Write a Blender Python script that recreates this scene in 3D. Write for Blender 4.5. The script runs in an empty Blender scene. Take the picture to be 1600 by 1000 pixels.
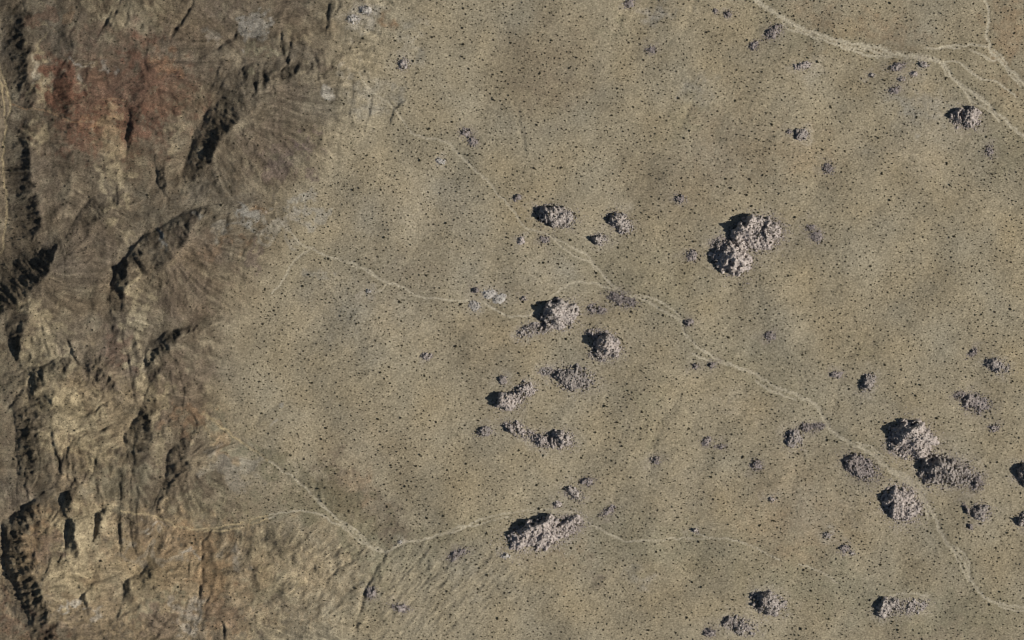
import bpy, math, random
import numpy as np

# ------------------------------------------------------------------ camera, light, exposure
scene = bpy.context.scene
col = scene.collection
R = math.radians
CAM_H = 12000.0
cam_d = bpy.data.cameras.new("survey_camera")
cam_d.sensor_width = 36.0
cam_d.lens = 36.0 * CAM_H / 1600.0
cam_d.clip_start = 100.0
cam_d.clip_end = 80000.0
cam = bpy.data.objects.new("survey_camera", cam_d)
cam.location = (0, 0, CAM_H)
col.objects.link(cam)
scene.camera = cam

SUN_EL, SUN_AZ = 37.0, -9.0        # azimuth measured from +X (east) towards +Y
world = bpy.data.worlds.new("World")
scene.world = world
world.use_nodes = True
wn = world.node_tree.nodes
wn.clear()
sky = wn.new("ShaderNodeTexSky")
sky.sky_type = 'NISHITA'
sky.sun_disc = False
sky.sun_elevation = R(SUN_EL)
sky.sun_rotation = R(90 - SUN_AZ)
sky.altitude = 900
bg = wn.new("ShaderNodeBackground")
bg.inputs["Strength"].default_value = 0.05
wo = wn.new("ShaderNodeOutputWorld")
world.node_tree.links.new(sky.outputs[0], bg.inputs[0])
world.node_tree.links.new(bg.outputs[0], wo.inputs[0])

sun_d = bpy.data.lights.new("sun", 'SUN')
sun_d.energy = 5.0
sun_d.angle = R(0.5)
sun_d.color = (1.0, 0.965, 0.91)
sun = bpy.data.objects.new("sun", sun_d)
sun.rotation_euler = (0, R(90 - SUN_EL), R(SUN_AZ))
sun.location = (3000, -600, 4000)
col.objects.link(sun)
scene.view_settings.view_transform = 'Standard'
scene.view_settings.look = 'None'
scene.view_settings.exposure = 0.0
scene.view_settings.gamma = 1.0
scene.view_settings.use_curve_mapping = False
scene.cycles.max_bounces = 2
scene.cycles.filter_width = 1.15

rng = np.random.default_rng(11)
random.seed(11)

# ------------------------------------------------------------------ the survey grid (u = metres east, v = metres south of the north-west corner)
STEP = 1.6
M = 64.0
US = np.arange(-M, 1600 + M + 0.1, STEP)
VS = np.arange(-M, 1000 + M + 0.1, STEP)
NU, NV = len(US), len(VS)
U, V = np.meshgrid(US, VS)           # shape (NV, NU)


def spectral(shape, lo, hi, beta, seed, ax=1.0, ang=0.0, step=STEP):
    """Band limited random surface: wavelengths lo..hi metres, unit standard deviation."""
    g = np.random.default_rng(seed)
    w = g.standard_normal(shape)
    F = np.fft.rfft2(w)
    fy = np.fft.fftfreq(shape[0], step)[:, None]
    fx = np.fft.rfftfreq(shape[1], step)[None, :]
    c, s = math.cos(ang), math.sin(ang)
    a = (c * fx + s * fy) * ax
    b = -s * fx + c * fy
    f = np.sqrt(a * a + b * b) + 1e-9
    amp = f ** (-beta) * np.exp(-(f * lo) ** 2) * (1 - np.exp(-(f * hi) ** 2))
    r = np.fft.irfft2(F * amp, s=shape)
    return (r / r.std()).astype(np.float32)


def blur(a, sigma):
    fy = np.fft.fftfreq(a.shape[0])[:, None]
    fx = np.fft.rfftfreq(a.shape[1])[None, :]
    return np.fft.irfft2(np.fft.rfft2(a) * np.exp(-2 * (math.pi * sigma) ** 2 * (fx * fx + fy * fy)), s=a.shape)


def pblur(a, sigma):
    p = int(sigma * 3) + 2
    return blur(np.pad(a.astype(float), p, mode='edge'), sigma)[p:-p, p:-p]


def pts(s):
    return [tuple(float(q) for q in p.split(',')) for p in s.split()]


def resample(P, d=1.0):
    P = np.array(P, float)
    out = []
    for a, b in zip(P[:-1], P[1:]):
        n = max(1, int(math.hypot(b[0] - a[0], b[1] - a[1]) / d))
        t = np.arange(n)[:, None] / n
        out.append(a + (b - a) * t)
    out.append(P[-1:])
    return np.concatenate(out)


def smooth_line(P, it=2):
    P = np.array(P, float)
    for _ in range(it):
        Q = np.empty((2 * len(P), P.shape[1]))
        Q[0], Q[-1] = P[0], P[-1]
        Q[1:-1:2] = P[:-1] * .75 + P[1:] * .25
        Q[2:-1:2] = P[:-1] * .25 + P[1:] * .75
        P = Q
    return P


def wiggle(P, amp, wl, seed):
    """Push a line sideways by a smooth random amount so that it meanders as a real crest or channel does."""
    P = resample(P, 2.0)
    g = np.random.default_rng(seed)
    n = len(P)
    k = max(3, int(wl / 2))
    w = g.standard_normal(n + 6 * k)
    ker = np.hanning(2 * k + 1)
    w = np.convolve(w, ker / math.sqrt((ker ** 2).sum()), 'same')[3 * k:3 * k + n]
    t = np.gradient(P[:, :2], axis=0)
    t /= np.linalg.norm(t, axis=1)[:, None] + 1e-9
    P = P.copy()
    P[:, 0] += -t[:, 1] * w * amp
    P[:, 1] += t[:, 0] * w * amp
    return P


def line_field(P, reach):
    """Distance to a polyline (and the value carried along it) inside a window; returns slices, distance, value."""
    P = np.array(P, float)
    u0, u1 = P[:, 0].min() - reach, P[:, 0].max() + reach
    v0, v1 = P[:, 1].min() - reach, P[:, 1].max() + reach
    i0, i1 = max(0, int((u0 + M) / STEP)), min(NU, int((u1 + M) / STEP) + 2)
    j0, j1 = max(0, int((v0 + M) / STEP)), min(NV, int((v1 + M) / STEP) + 2)
    if i1 <= i0 or j1 <= j0:
        return None
    uu, vv = U[j0:j1, i0:i1], V[j0:j1, i0:i1]
    D = np.full(uu.shape, 1e9)
    W = np.zeros(uu.shape)
    for a, b in zip(P[:-1], P[1:]):
        # restrict each segment to its own window
        a0, a1 = min(a[0], b[0]) - reach, max(a[0], b[0]) + reach
        b0, b1 = min(a[1], b[1]) - reach, max(a[1], b[1]) + reach
        si = slice(max(0, int((a0 + M) / STEP) - i0), max(0, int((a1 + M) / STEP) + 2 - i0))
        sj = slice(max(0, int((b0 + M) / STEP) - j0), max(0, int((b1 + M) / STEP) + 2 - j0))
        x, y = uu[sj, si], vv[sj, si]
        if x.size == 0:
            continue
        dx, dy = b[0] - a[0], b[1] - a[1]
        L = dx * dx + dy * dy + 1e-9
        t = np.clip(((x - a[0]) * dx + (y - a[1]) * dy) / L, 0, 1)
        d = np.hypot(x - a[0] - t * dx, y - a[1] - t * dy)
        m = d < D[sj, si]
        D[sj, si] = np.where(m, d, D[sj, si])
        W[sj, si] = np.where(m, a[2] + t * (b[2] - a[2]), W[sj, si])
    return (slice(j0, j1), slice(i0, i1)), D, W


def inside(P, u, v):
    P = np.array(P, float)
    r = np.zeros(u.shape, bool)
    x1, y1 = P[-1]
    for x2, y2 in P:
        c = ((y1 > v) != (y2 > v)) & (u < (x2 - x1) * (v - y1) / (y2 - y1 + 1e-12) + x1)
        r ^= c
        x1, y1 = x2, y2
    return r


def sstep(a, b, x):
    t = np.clip((x - a) / (b - a), 0, 1)
    return t * t * (3 - 2 * t)


# ------------------------------------------------------------------ relief of the hills: crests and valley floors (u,v,height)
def plain_z(u, v):
    return 28.0 * (1600 - u) / 1200.0 + 0.004 * (500 - v)


LINES = [
    # far western valley floor with its sandy track
    "-60,60,44 -20,80,36 0,96,32 8,125,30 20,160,30 8,200,28 5,250,27 10,290,26 15,335,26 8,362,26 5,398,28 -20,440,30 -60,470,30",
    # crest above it, and the floor of its shaded flank
    "38,20,62 42,35,72 40,60,76 47,85,68 48,100,66 45,118,66 51,140,58 50,160,48",
    "6,30,36 4,60,32 0,92,31",
    "50,186,46 47,210,58 50,240,64 51,270,66 54,290,66 60,320,68 68,345,70 66,362,66 58,380,50",
    "12,215,29 12,260,28 14,300,27 18,335,27 12,365,27",
    "22,160,31 45,172,40 80,174,46 95,186,50",
    # gentle red-brown tableland
    "75,60,58 78,110,52 85,160,48", "72,215,52 78,260,54 85,320,58", "120,70,60 110,140,62 110,230,58 112,300,60 105,350,60",
    "170,60,56 165,130,58 160,200,56 150,260,56", "230,60,60 240,110,66 225,160,64 225,220,56",
    "150,20,60 130,50,62", "205,30,58 215,55,58",
    # dark hollow south-west
    "96,384,66 88,400,90 82,418,104 77,434,102 57,449,92 24,478,78 0,492,70 -40,505,66",
    "6,402,29 28,388,36 52,382,44 88,382,56",
    "110,420,74 140,440,62 168,470,52",
    # canyon running down the middle
    "178,452,44 184,420,44 199,399,45 213,376,45 226,367,46 240,360,47 262,350,49 275,336,49 300,326,47 335,319,44 350,317,42 382,311,36 420,300,30",
    "199,404,62 201,420,70 202,452,68 197,474,64 201,500,66 205,527,60",
    "236,435,62 249,430,68 263,406,76 290,386,74 301,356,72 308,332,60 326,338,56 360,330,44",
    "215,430,62 224,412,64 236,410,64",
    "246,452,50 249,490,46 238,522,42 234,533,40",
    "310,400,62 335,420,50 360,430,38",
    "232,534,40 250,523,42 268,516,44 300,505,43 332,498,38 372,478,29",
    "234,564,58 252,554,64 277,538,64 283,520,60 300,522,54 330,520,44",
    "120,342,46 130,326,47 148,309,48 180,302,50 202,305,50 226,311,50 260,319,50 275,322,49",
    "128,356,58 150,346,63 166,331,64 182,319,62 200,317,56",
    # western flanks of the two small knobs
    "201,168,50 201,200,48 197,214,47 203,236,46", "213,172,58 212,200,60 207,222,57 210,238,50",
    "246,262,46 246,292,44", "262,266,60 263,298,58", "318,290,44 317,302,42", "332,286,54 333,303,52",
    # big diagonal shaded flank
    "400,168,66 393,180,78 372,196,82 352,213,80 336,240,74 326,262,64 314,286,52 300,300,46",
    "340,160,44 318,190,40 302,222,37 291,258,36 286,278,36",
    "362,103,42 378,98,40 402,97,39 430,99,38 452,96,36 478,98,34 502,96,31",
    "372,138,66 388,140,64 405,128,60 425,126,60 455,118,54 470,116,50 490,112,42 505,128,36",
    "400,60,50 450,60,44 500,50,36",
    "440,170,52 460,210,46 470,250,38", "425,240,46 430,300,34",
    # upper fan
    "66,476,84 50,500,88 40,520,86 34,540,78 37,566,58",
    "16,520,54 20,545,52 26,570,48", 
    "30,574,46 45,573,48 65,570,52 85,564,55 100,559,57 114,555,58 118,532,55 140,541,54 160,534,52",
    "78,512,78 96,530,68", "110,500,64 120,515,60",
    "72,594,70 80,580,66 96,576,70 118,572,70 132,578,68",
    # curved spine of the pale amphitheatre
    "150,597,66 135,599,68 118,602,69 98,608,69 82,628,68 80,655,67 92,672,67 108,686,67 130,702,65 155,715,60 190,722,53",
    "112,556,58 126,568,60 137,582,58 148,591,54 158,600,52 172,615,47 180,632,43",
    "150,566,72 166,576,78 176,596,70 184,610,60",
    "222,628,43 222,643,41 206,660,42 197,690,44 198,708,48",
    "228,642,52 239,660,62 243,690,64 236,720,58 232,745,52",
    "262,690,46 261,715,43 259,745,40", "285,690,54 297,700,60 299,720,63 297,738,60 288,752,50",
    "12,620,42 24,660,40 28,690,38 31,725,37 30,755,38", "45,640,62 52,700,62 58,740,58",
    "-20,560,50 0,600,48 -10,700,46",
    # strip canyon
    "206,530,44 207,570,41 206,610,41", "217,530,56 217,570,55 215,612,52", "226,534,42 229,560,40 227,598,40 222,628,42",
    "237,548,54 237,580,54 243,620,52 252,655,46", "265,600,50 280,640,46 292,665,42",
    "305,560,42 300,620,40 310,660,36",
    # stream at the foot of the lower hills
    "100,752,46 130,768,44 163,790,40 190,797,38 218,800,36 240,803,35 262,812,33 285,825,32 330,826,29 385,815,26 430,804,24",
    "153,728,54 156,760,50 160,782,46", "148,735,48 150,775,44", "190,735,54 193,770,48 195,790,42", "185,740,48 187,788,40",
    "218,740,52 217,770,46 215,794,40", "277,738,54 268,756,50 252,778,46 246,798,42", "243,752,44 240,775,40 236,795,37",
    # lower massif
    "62,772,40 45,788,39 33,801,38 16,812,36 6,820,35 5,842,34 8,868,33 3,900,33 6,915,34 15,945,38 30,962,41 50,990,45 60,1040,46",
    "78,778,52 60,792,60 46,808,62 38,826,64 40,858,64 46,880,68 54,894,76 64,912,84 71,932,86 79,960,76 85,1000,66 90,1050,62",
    "82,830,66 92,860,68 86,880,72", "100,800,62 100,850,66",
    "101,764,50 101,780,50 104,795,52", "112,758,58 117,770,74 117,788,72 112,800,60",
    "109,812,50 107,836,50 105,856,52 112,868,56", "113,808,62 121,834,78 128,856,76 131,870,66",
    "153,798,44 150,836,46 145,852,50", "168,790,56 168,804,60 160,822,60 152,842,58",
    "187,810,42 187,850,46", "193,808,52 194,852,54", "207,826,44 211,850,46", "222,806,48 214,830,54 217,852,54",
    "231,880,44 210,900,46 197,905,48 192,930,50 190,945,50", "236,882,60 247,915,56", "204,906,60 203,934,58",
    "150,912,56 130,934,54 122,944,52", "142,945,64 138,955,60",
    "110,900,66 105,940,60", "260,850,52 262,900,52 255,960,52",
    "320,848,38 313,880,38 311,920,36 308,955,36 295,985,36", "335,850,44 340,900,44 350,960,42", "370,870,40 400,920,36",
    "170,960,54 200,980,52 240,1000,50",
    # crests running off the northern edge
    "30,-60,70 35,-20,64", "150,-60,70 160,0,62", "260,-60,68 255,0,60", "340,-60,60 330,0,54 325,60,50",
    "420,-60,48 415,0,44", "520,-60,34 515,0,31",
    "520,20,40 540,50,36 560,60,30", "560,0,36 580,30,31 590,60,28", "535,90,36 560,105,31", "500,60,34 515,80,31", "545,140,33 565,150,29", "600,20,28 605,50,26",
    "430,845,42 480,868,37 530,888,32 560,898,29", "395,905,46 450,925,40 500,950,35 530,975,32", "420,880,34 480,905,29 540,930,26", "380,960,46 430,990,40 470,1030,36", "560,870,27 580,862,25",
    "-60,200,60 -50,300,60", "-60,560,60 -60,700,54", "-60,840,60 -50,960,60",
    "150,1060,60", "250,1060,54", "350,1060,44", "430,1060,38",
]
SOILFOOT = pts("560,-70 548,0 535,60 525,110 520,160 525,215 485,260 460,310 440,345 428,400 405,450 385,500 362,545 356,600 366,650 392,700 380,760 365,800 420,812 470,830 500,870 480,920 455,980 450,1070")
FOOT = pts("660,-70 640,0 622,60 606,110 588,160 575,215 520,262 475,315 450,350 432,400 408,450 385,500 362,545 356,600 366,650 392,700 380,760 375,795 420,806 480,815 550,848 606,868 592,905 575,950 560,1000 550,1070")


def laplace():
    """Stretch a skin between the crest and valley lines (coarse to fine relaxation)."""
    Ls = [wiggle(pts(s), 1.6, 16, 100 + k) if len(s.split()) > 1 else np.array(pts(s)) for k, s in enumerate(LINES)]
    z = None
    for f in (16, 8, 4, 2, 1):
        st = STEP * f
        us, vs = np.arange(-M, 1600 + M + .1, st), np.arange(-M, 1000 + M + .1, st)
        # only the western 620 m needs solving
        nu = int((620 + M) / st)
        us = us[:nu]
        u, v = np.meshgrid(us, vs)
        fixed = ~inside(FOOT + [(-5000, 1070), (-5000, -70)], u, v)
        val = np.where(fixed, plain_z(u, v), 0.0)
        acc, cnt = np.zeros(u.shape), np.zeros(u.shape)
        for P in Ls:
            Q = resample(P, st * .5) if len(P) > 1 else P
            i = np.round((Q[:, 0] + M) / st).astype(int)
            j = np.round((Q[:, 1] + M) / st).astype(int)
            m = (i >= 0) & (i < nu) & (j >= 0) & (j < len(vs))
            np.add.at(acc, (j[m], i[m]), Q[m, 2])
            np.add.at(cnt, (j[m], i[m]), 1)
        m = cnt > 0
        val[m] = acc[m] / cnt[m]
        fixed |= m
        if z is None:
            z = np.full(u.shape, 45.0)
        else:
            zz = np.repeat(np.repeat(z, 2, 0), 2, 1)
            z = np.full(u.shape, 45.0)
            a, b = min(z.shape[0], zz.shape[0]), min(z.shape[1], zz.shape[1])
            z[:a, :b] = zz[:a, :b]
            if a < z.shape[0]:
                z[a:] = z[a - 1]
            if b < z.shape[1]:
                z[:, b:] = z[:, b - 1:b]
        z = np.where(fixed, val, z)
        free = ~fixed
        for _ in range(160 if f > 1 else 60):
            p = np.pad(z, 1, mode='edge')
            n = (p[:-2, 1:-1] + p[2:, 1:-1] + p[1:-1, :-2] + p[1:-1, 2:]) * .25
            z = np.where(free, z + 1.0 * (n - z), z)
    full = plain_z(U, V)
    full[:, :z.shape[1]] = z
    return full


Z = laplace()
in_hill = inside(FOOT + [(-5000, 1070), (-5000, -70)], U, V)
hill = np.clip(pblur(in_hill, 14) * 1.1 - .1, 0, 1)
near_edge = (U < 20) | (V < 20) | (U > 1580) | (V > 980)
Z0 = Z.copy()
pz = plain_z(U, V)
Z = pz + (Z - pz) * .68 * (1 - .2 * sstep(115, 70, U) * sstep(385, 350, V))
Z = pblur(Z, 1.2) * .55 + pblur(Z, 4.0) * .45

# rills that follow the fall line (noise smeared along the slope)
def smear(noise, n=22, sig=3.0, s0=1.0):
    zs = pblur(Z, sig)
    gy, gx = np.gradient(zs)
    L = np.hypot(gx, gy) + 1e-6
    gx, gy = (gx / L).astype(np.float32), (gy / L).astype(np.float32)
    out = noise.copy()
    for sgn in (1, -1):
        x, y = np.meshgrid(np.arange(NU, dtype=np.float32), np.arange(NV, dtype=np.float32))
        for k in range(n):
            i = np.clip(x, 0, NU - 1).astype(np.int32)
            j = np.clip(y, 0, NV - 1).astype(np.int32)
            x += sgn * s0 * gx[j, i]
            y += sgn * s0 * gy[j, i]
            i = np.clip(x, 0, NU - 1).astype(np.int32)
            j = np.clip(y, 0, NV - 1).astype(np.int32)
            out += noise[j, i]
    return out / out.std()


gy, gx = np.gradient(pblur(Z, 4), STEP)
slope = np.hypot(gx, gy)
steep = np.clip(slope / .45, 0, 1.3)
rib = spectral(Z.shape, 5.5, 26, .7, 19, 3.6, R(-47))
rib_w = np.exp(-(((U - 620) / 190) ** 2 + ((V - 915) / 85) ** 2)) + .22 * np.exp(-(((U - 1000) / 120) ** 2 + ((V - 680) / 90) ** 2)) + .22 * np.exp(-(((U - 560) / 130) ** 2 + ((V - 560) / 110) ** 2)) + .15 * np.exp(-(((U - 1100) / 200) ** 2 + ((V - 120) / 120) ** 2))
Z += .62 * rib * rib_w
r1 = smear(spectral(Z.shape, 3.2, 14, 0.0, 5), 14)
r2 = smear(spectral(Z.shape, 7, 30, 0.0, 6), 26)
south = .45 + .55 * sstep(420, 620, V)
Z += hill * steep * south * (0.14 * r1 + .45 * r2)
c1 = spectral(Z.shape, 12, 90, 1.1, 14)
c2 = spectral(Z.shape, 6, 40, 1.0, 15)
Z -= hill * (.35 + .8 * np.clip(steep, 0, 1)) * (.8 * np.exp(-(c1 / .14) ** 2) + .25 * np.exp(-(c2 / .16) ** 2))
Z += hill * (.8 * spectral(Z.shape, 12, 60, 1.2, 7) + 0.10 * spectral(Z.shape, 3.2, 10, .4, 8))


def rain(Z, drops, steps, seed, nu, n=9000):
    """Let rain drops run down the hills, cutting rills and dropping silt."""
    g = np.random.default_rng(seed)
    H = Z[:, :nu].astype(np.float64).copy()
    nv = H.shape[0]
    flat = H.ravel()
    for batch in range(drops):
        x, y = g.uniform(1, nu - 3, n), g.uniform(1, nv - 3, n)
        dx, dy = np.zeros(n), np.zeros(n)
        sp, wat, sed = np.ones(n), np.ones(n), np.zeros(n)
        for k in range(steps):
            i, j = x.astype(int), y.astype(int)
            fx, fy = x - i, y - j
            b = j * nu + i
            h00, h10, h01, h11 = flat[b], flat[b + 1], flat[b + nu], flat[b + nu + 1]
            gx = (h10 - h00) * (1 - fy) + (h11 - h01) * fy
            gy = (h01 - h00) * (1 - fx) + (h11 - h10) * fx
            h = (h00 * (1 - fx) + h10 * fx) * (1 - fy) + (h01 * (1 - fx) + h11 * fx) * fy
            dx = dx * .25 - gx * .75
            dy = dy * .25 - gy * .75
            L = np.hypot(dx, dy) + 1e-9
            dx, dy = dx / L, dy / L
            x2, y2 = np.clip(x + dx, 1, nu - 3), np.clip(y + dy, 1, nv - 3)
            i2, j2 = x2.astype(int), y2.astype(int)
            ex, ey = x2 - i2, y2 - j2
            b2 = j2 * nu + i2
            hn = (flat[b2] * (1 - ex) + flat[b2 + 1] * ex) * (1 - ey) + (flat[b2 + nu] * (1 - ex) + flat[b2 + nu + 1] * ex) * ey
            dh = hn - h
            cap = np.maximum(-dh, .02) * sp * wat * 2.6
            fill = np.where(dh > 0, np.minimum(dh, sed), np.where(sed > cap, (sed - cap) * .25, 0))
            digs = np.where((dh <= 0) & (sed <= cap), np.minimum((cap - sed) * .22, -dh), 0)
            ch = fill - digs
            sed = sed - ch
            np.add.at(flat, b, ch * (1 - fx) * (1 - fy))
            np.add.at(flat, b + 1, ch * fx * (1 - fy))
            np.add.at(flat, b + nu, ch * (1 - fx) * fy)
            np.add.at(flat, b + nu + 1, ch * fx * fy)
            sp = np.sqrt(np.clip(sp * sp - dh * 1.2, .05, 9))
            wat *= .975
            x, y = x2, y2
    return flat.reshape(nv, nu)


NE = int((640 + M) / STEP)
before = Z.copy()
half_z = rain(np.ascontiguousarray(Z[::2, ::2]), 9, 40, 18, NE // 2, 2200)
dz = np.clip(half_z - Z[::2, ::2][:, :NE // 2], -2.6, .4)
dz = pblur(np.repeat(np.repeat(dz, 2, 0), 2, 1), .9)
a_, b_ = min(NV, dz.shape[0]), min(NE, dz.shape[1])
Z[:a_, :b_] += dz[:a_, :b_] * hill[:a_, :b_]
worn = Z[:, :NE] + np.clip(rain(Z, 7, 34, 17, NE) - Z[:, :NE], -1.1, .3)
Z[:, :NE] = Z[:, :NE] + (worn - Z[:, :NE]) * np.clip(hill[:, :NE] * 1.1, 0.0, 1)
silt = Z - before
silt = silt / (silt[:, :NE].std() + 1e-6)
# the plain: long swells, low ribs, small bumps
plain = 1 - hill
Z += plain * (2.2 * spectral(Z.shape, 60, 300, 1.6, 9) + .20 * spectral(Z.shape, 14, 60, 1.0, 10, 1.8, R(-38)) + .10 * spectral(Z.shape, 3.2, 12, .4, 12))

# ------------------------------------------------------------------ gullies (u,v,half width) with a depth; negative depth raises a rib
GULLY = [
    (3.5, "165,43,3 172,33,3 182,18,3 190,2,3"), (2.5, "176,48,3 186,30,3 198,6,3"), (3.5, "270,58,3 274,45,3.5 288,28,4 304,8,3"),
    (-2, "178,44,3 190,20,3"), (2.5, "342,78,3 352,70,4 366,62,3 372,50,2"), (2, "120,44,2 150,46,3 200,55,2"),
    (3, "443,52,2 441,70,3 446,92,3"), (3, "456,58,2 455,75,3 452,92,2"), (4, "510,45,3 513,28,4 516,10,3"), (3, "525,20,2 528,10,3 528,2,2"),
    (3, "400,140,3 398,118,3 404,104,3"), (-2.5, "392,140,3 385,118,3 390,104,3"), (2.5, "455,120,3 452,108,3"), (2.5, "488,112,3 484,100,2"), (3, "497,95,3 497,112,4"),
    (2.2, "112,640,2 130,628,2 150,614,2 166,604,2"), (2.2, "112,655,2 135,645,2 160,632,2 180,619,2"), (2.2, "118,668,2 150,655,2 180,648,2 206,640,2"),
    (2.2, "125,684,2 150,672,2 180,664,2 200,655,2"), (1.8, "140,700,2 165,688,2 195,672,2"), (1.6, "110,622,2 125,612,2 140,606,2"), (1.8, "160,708,2 180,696,2 196,686,2"),
    (1.8, "84,672,2 86,690,3 92,708,3 94,722,3 92,750,3"), (1.8, "112,692,2 104,708,3 98,724,3"), (1.6, "128,706,2 118,722,3 106,742,3"), (1.4, "140,718,2 138,738,3 130,755,2"),
    (2, "108,716,2 110,735,2 104,752,2"), (2, "118,728,2 120,748,2 115,762,2"),
    (2, "50,560,3 54,530,3 62,500,2"), (2, "70,562,2 72,530,3 66,500,2"), (2, "98,552,3 88,525,3 72,498,2"), (2, "92,558,2 84,540,2"),
    (3, "30,600,3 50,585,3 66,578,2"), (3, "10,640,3 30,615,3 52,590,3"), (2.5, "0,610,3 20,592,3 40,578,2"), (2.5, "52,600,2 56,585,3 54,578,2"), (2.5, "46,625,2 47,600,3 48,580,2"),
    (2, "85,885,2 110,870,2 135,868,2"), (1.8, "88,920,2 110,905,2 140,893,2 165,890,2"), (1.8, "92,935,2 115,920,2 150,905,2"),
    (2.5, "172,968,3 190,955,3 215,945,3 228,938,2"), (2.5, "190,985,2 215,975,3 240,962,3"), (2, "150,890,2 185,885,2 225,875,2"),
    (3, "295,985,3 285,970,3 287,950,3 296,935,2"), (3, "312,962,3 314,935,3 316,905,3 318,865,3"), (2, "248,998,2 275,985,2 300,970,2"), (2.2, "350,998,3 352,975,3"),
    (-1.8, "300,990,3 305,960,3 308,930,3"),
    # plain
    (1.6, "325,650,8 360,680,9 400,706,10 450,738,12 500,780,12 550,826,10 598,860,7"), (1.4, "420,740,6 460,752,8 500,770,10"),
    (2.0, "480,870,3 500,855,4 520,845,4"), (2.0, "490,885,3 520,868,4 545,852,3"), (2.0, "505,905,3 535,885,4 560,870,3"), (1.8, "530,935,4 560,910,4 580,890,4"), (1.6, "470,920,3 500,900,4"),
    (3.2, "604,864,3 596,880,4 585,895,5 576,912,5 566,940,5 556,985,4"), (1.8, "590,890,3 594,915,4 590,945,3"), (1.5, "560,850,3 535,872,4 510,890,3"), (1.5, "566,858,2 540,880,3 520,900,3"),
    (1.6, "545,960,3 520,970,4 480,995,3"), (1.6, "585,912,3 560,935,4 530,955,4"), (1.4, "665,915,3 668,890,4 664,870,3"), (1.4, "690,890,5 684,870,4"), (1.6, "680,895,4 700,875,5 720,850,4"),
    (1.5, "730,890,4 760,870,4 790,850,3"), (1.4, "720,960,4 760,930,5 800,905,4"), (1.3, "690,985,4 740,955,4"),
    (2.2, "1045,225,5 1058,205,6 1072,180,5 1080,160,4"), (1.5, "1078,225,4 1090,200,5"), (2.0, "960,60,4 966,35,5 978,15,4 990,0,4"), (2.0, "1070,45,4 1078,20,4 1086,0,4"),
    (1.8, "640,130,5 648,90,5 660,55,5"), (1.5, "618,170,4 625,140,4 632,110,4"), (1.2, "1020,30,5 1050,28,5"),
    (1.9, "1020,700,5 1024,680,6 1035,655,6 1050,635,5 1058,620,4"), (1.4, "1010,740,5 1022,715,5"), (1.4, "1055,690,5 1080,670,5"),
    (1.9, "400,665,4 408,650,4 420,640,4 436,630,3"), (1.4, "1300,640,5 1320,560,6 1340,540,5 1380,528,5"), (1.4, "1110,640,5 1140,620,5 1160,612,4"),
    (1.5, "1405,905,5 1410,890,5"), (1.6, "921,915,5 935,902,5 950,895,4"), (1.5, "960,905,4 972,892,5 985,888,4"), (1.2, "1240,740,6 1238,770,6"),
    (1.4, "560,830,4 562,815,5 560,795,4"), (1.6, "560,790,4 555,760,5 548,730,4"), (1.6, "496,790,4 496,765,5 495,750,4"),
    (1.5, "820,240,3 812,200,3 806,160,3"), (1.2, "1165,400,5 1180,440,5 1190,470,4"),
]
gul_n = spectral(Z.shape, 5, 30, .6, 13)
for k, (dep, s) in enumerate(GULLY):
    P = wiggle(pts(s), 1.2, 10, 300 + k)
    n = len(P)
    r = line_field(P, 22)
    if r is None:
        continue
    sl, D, W = r
    on_plain = np.array(pts(s))[:, 0].mean() > 620
    if on_plain:
        dep, W = dep * .62, W * 1.5
    else:
        dep = dep * .55
    Z[sl] -= dep * np.clip(1 + .2 * gul_n[sl], .1, 2) * np.exp(-(D / W) ** 2)

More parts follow.
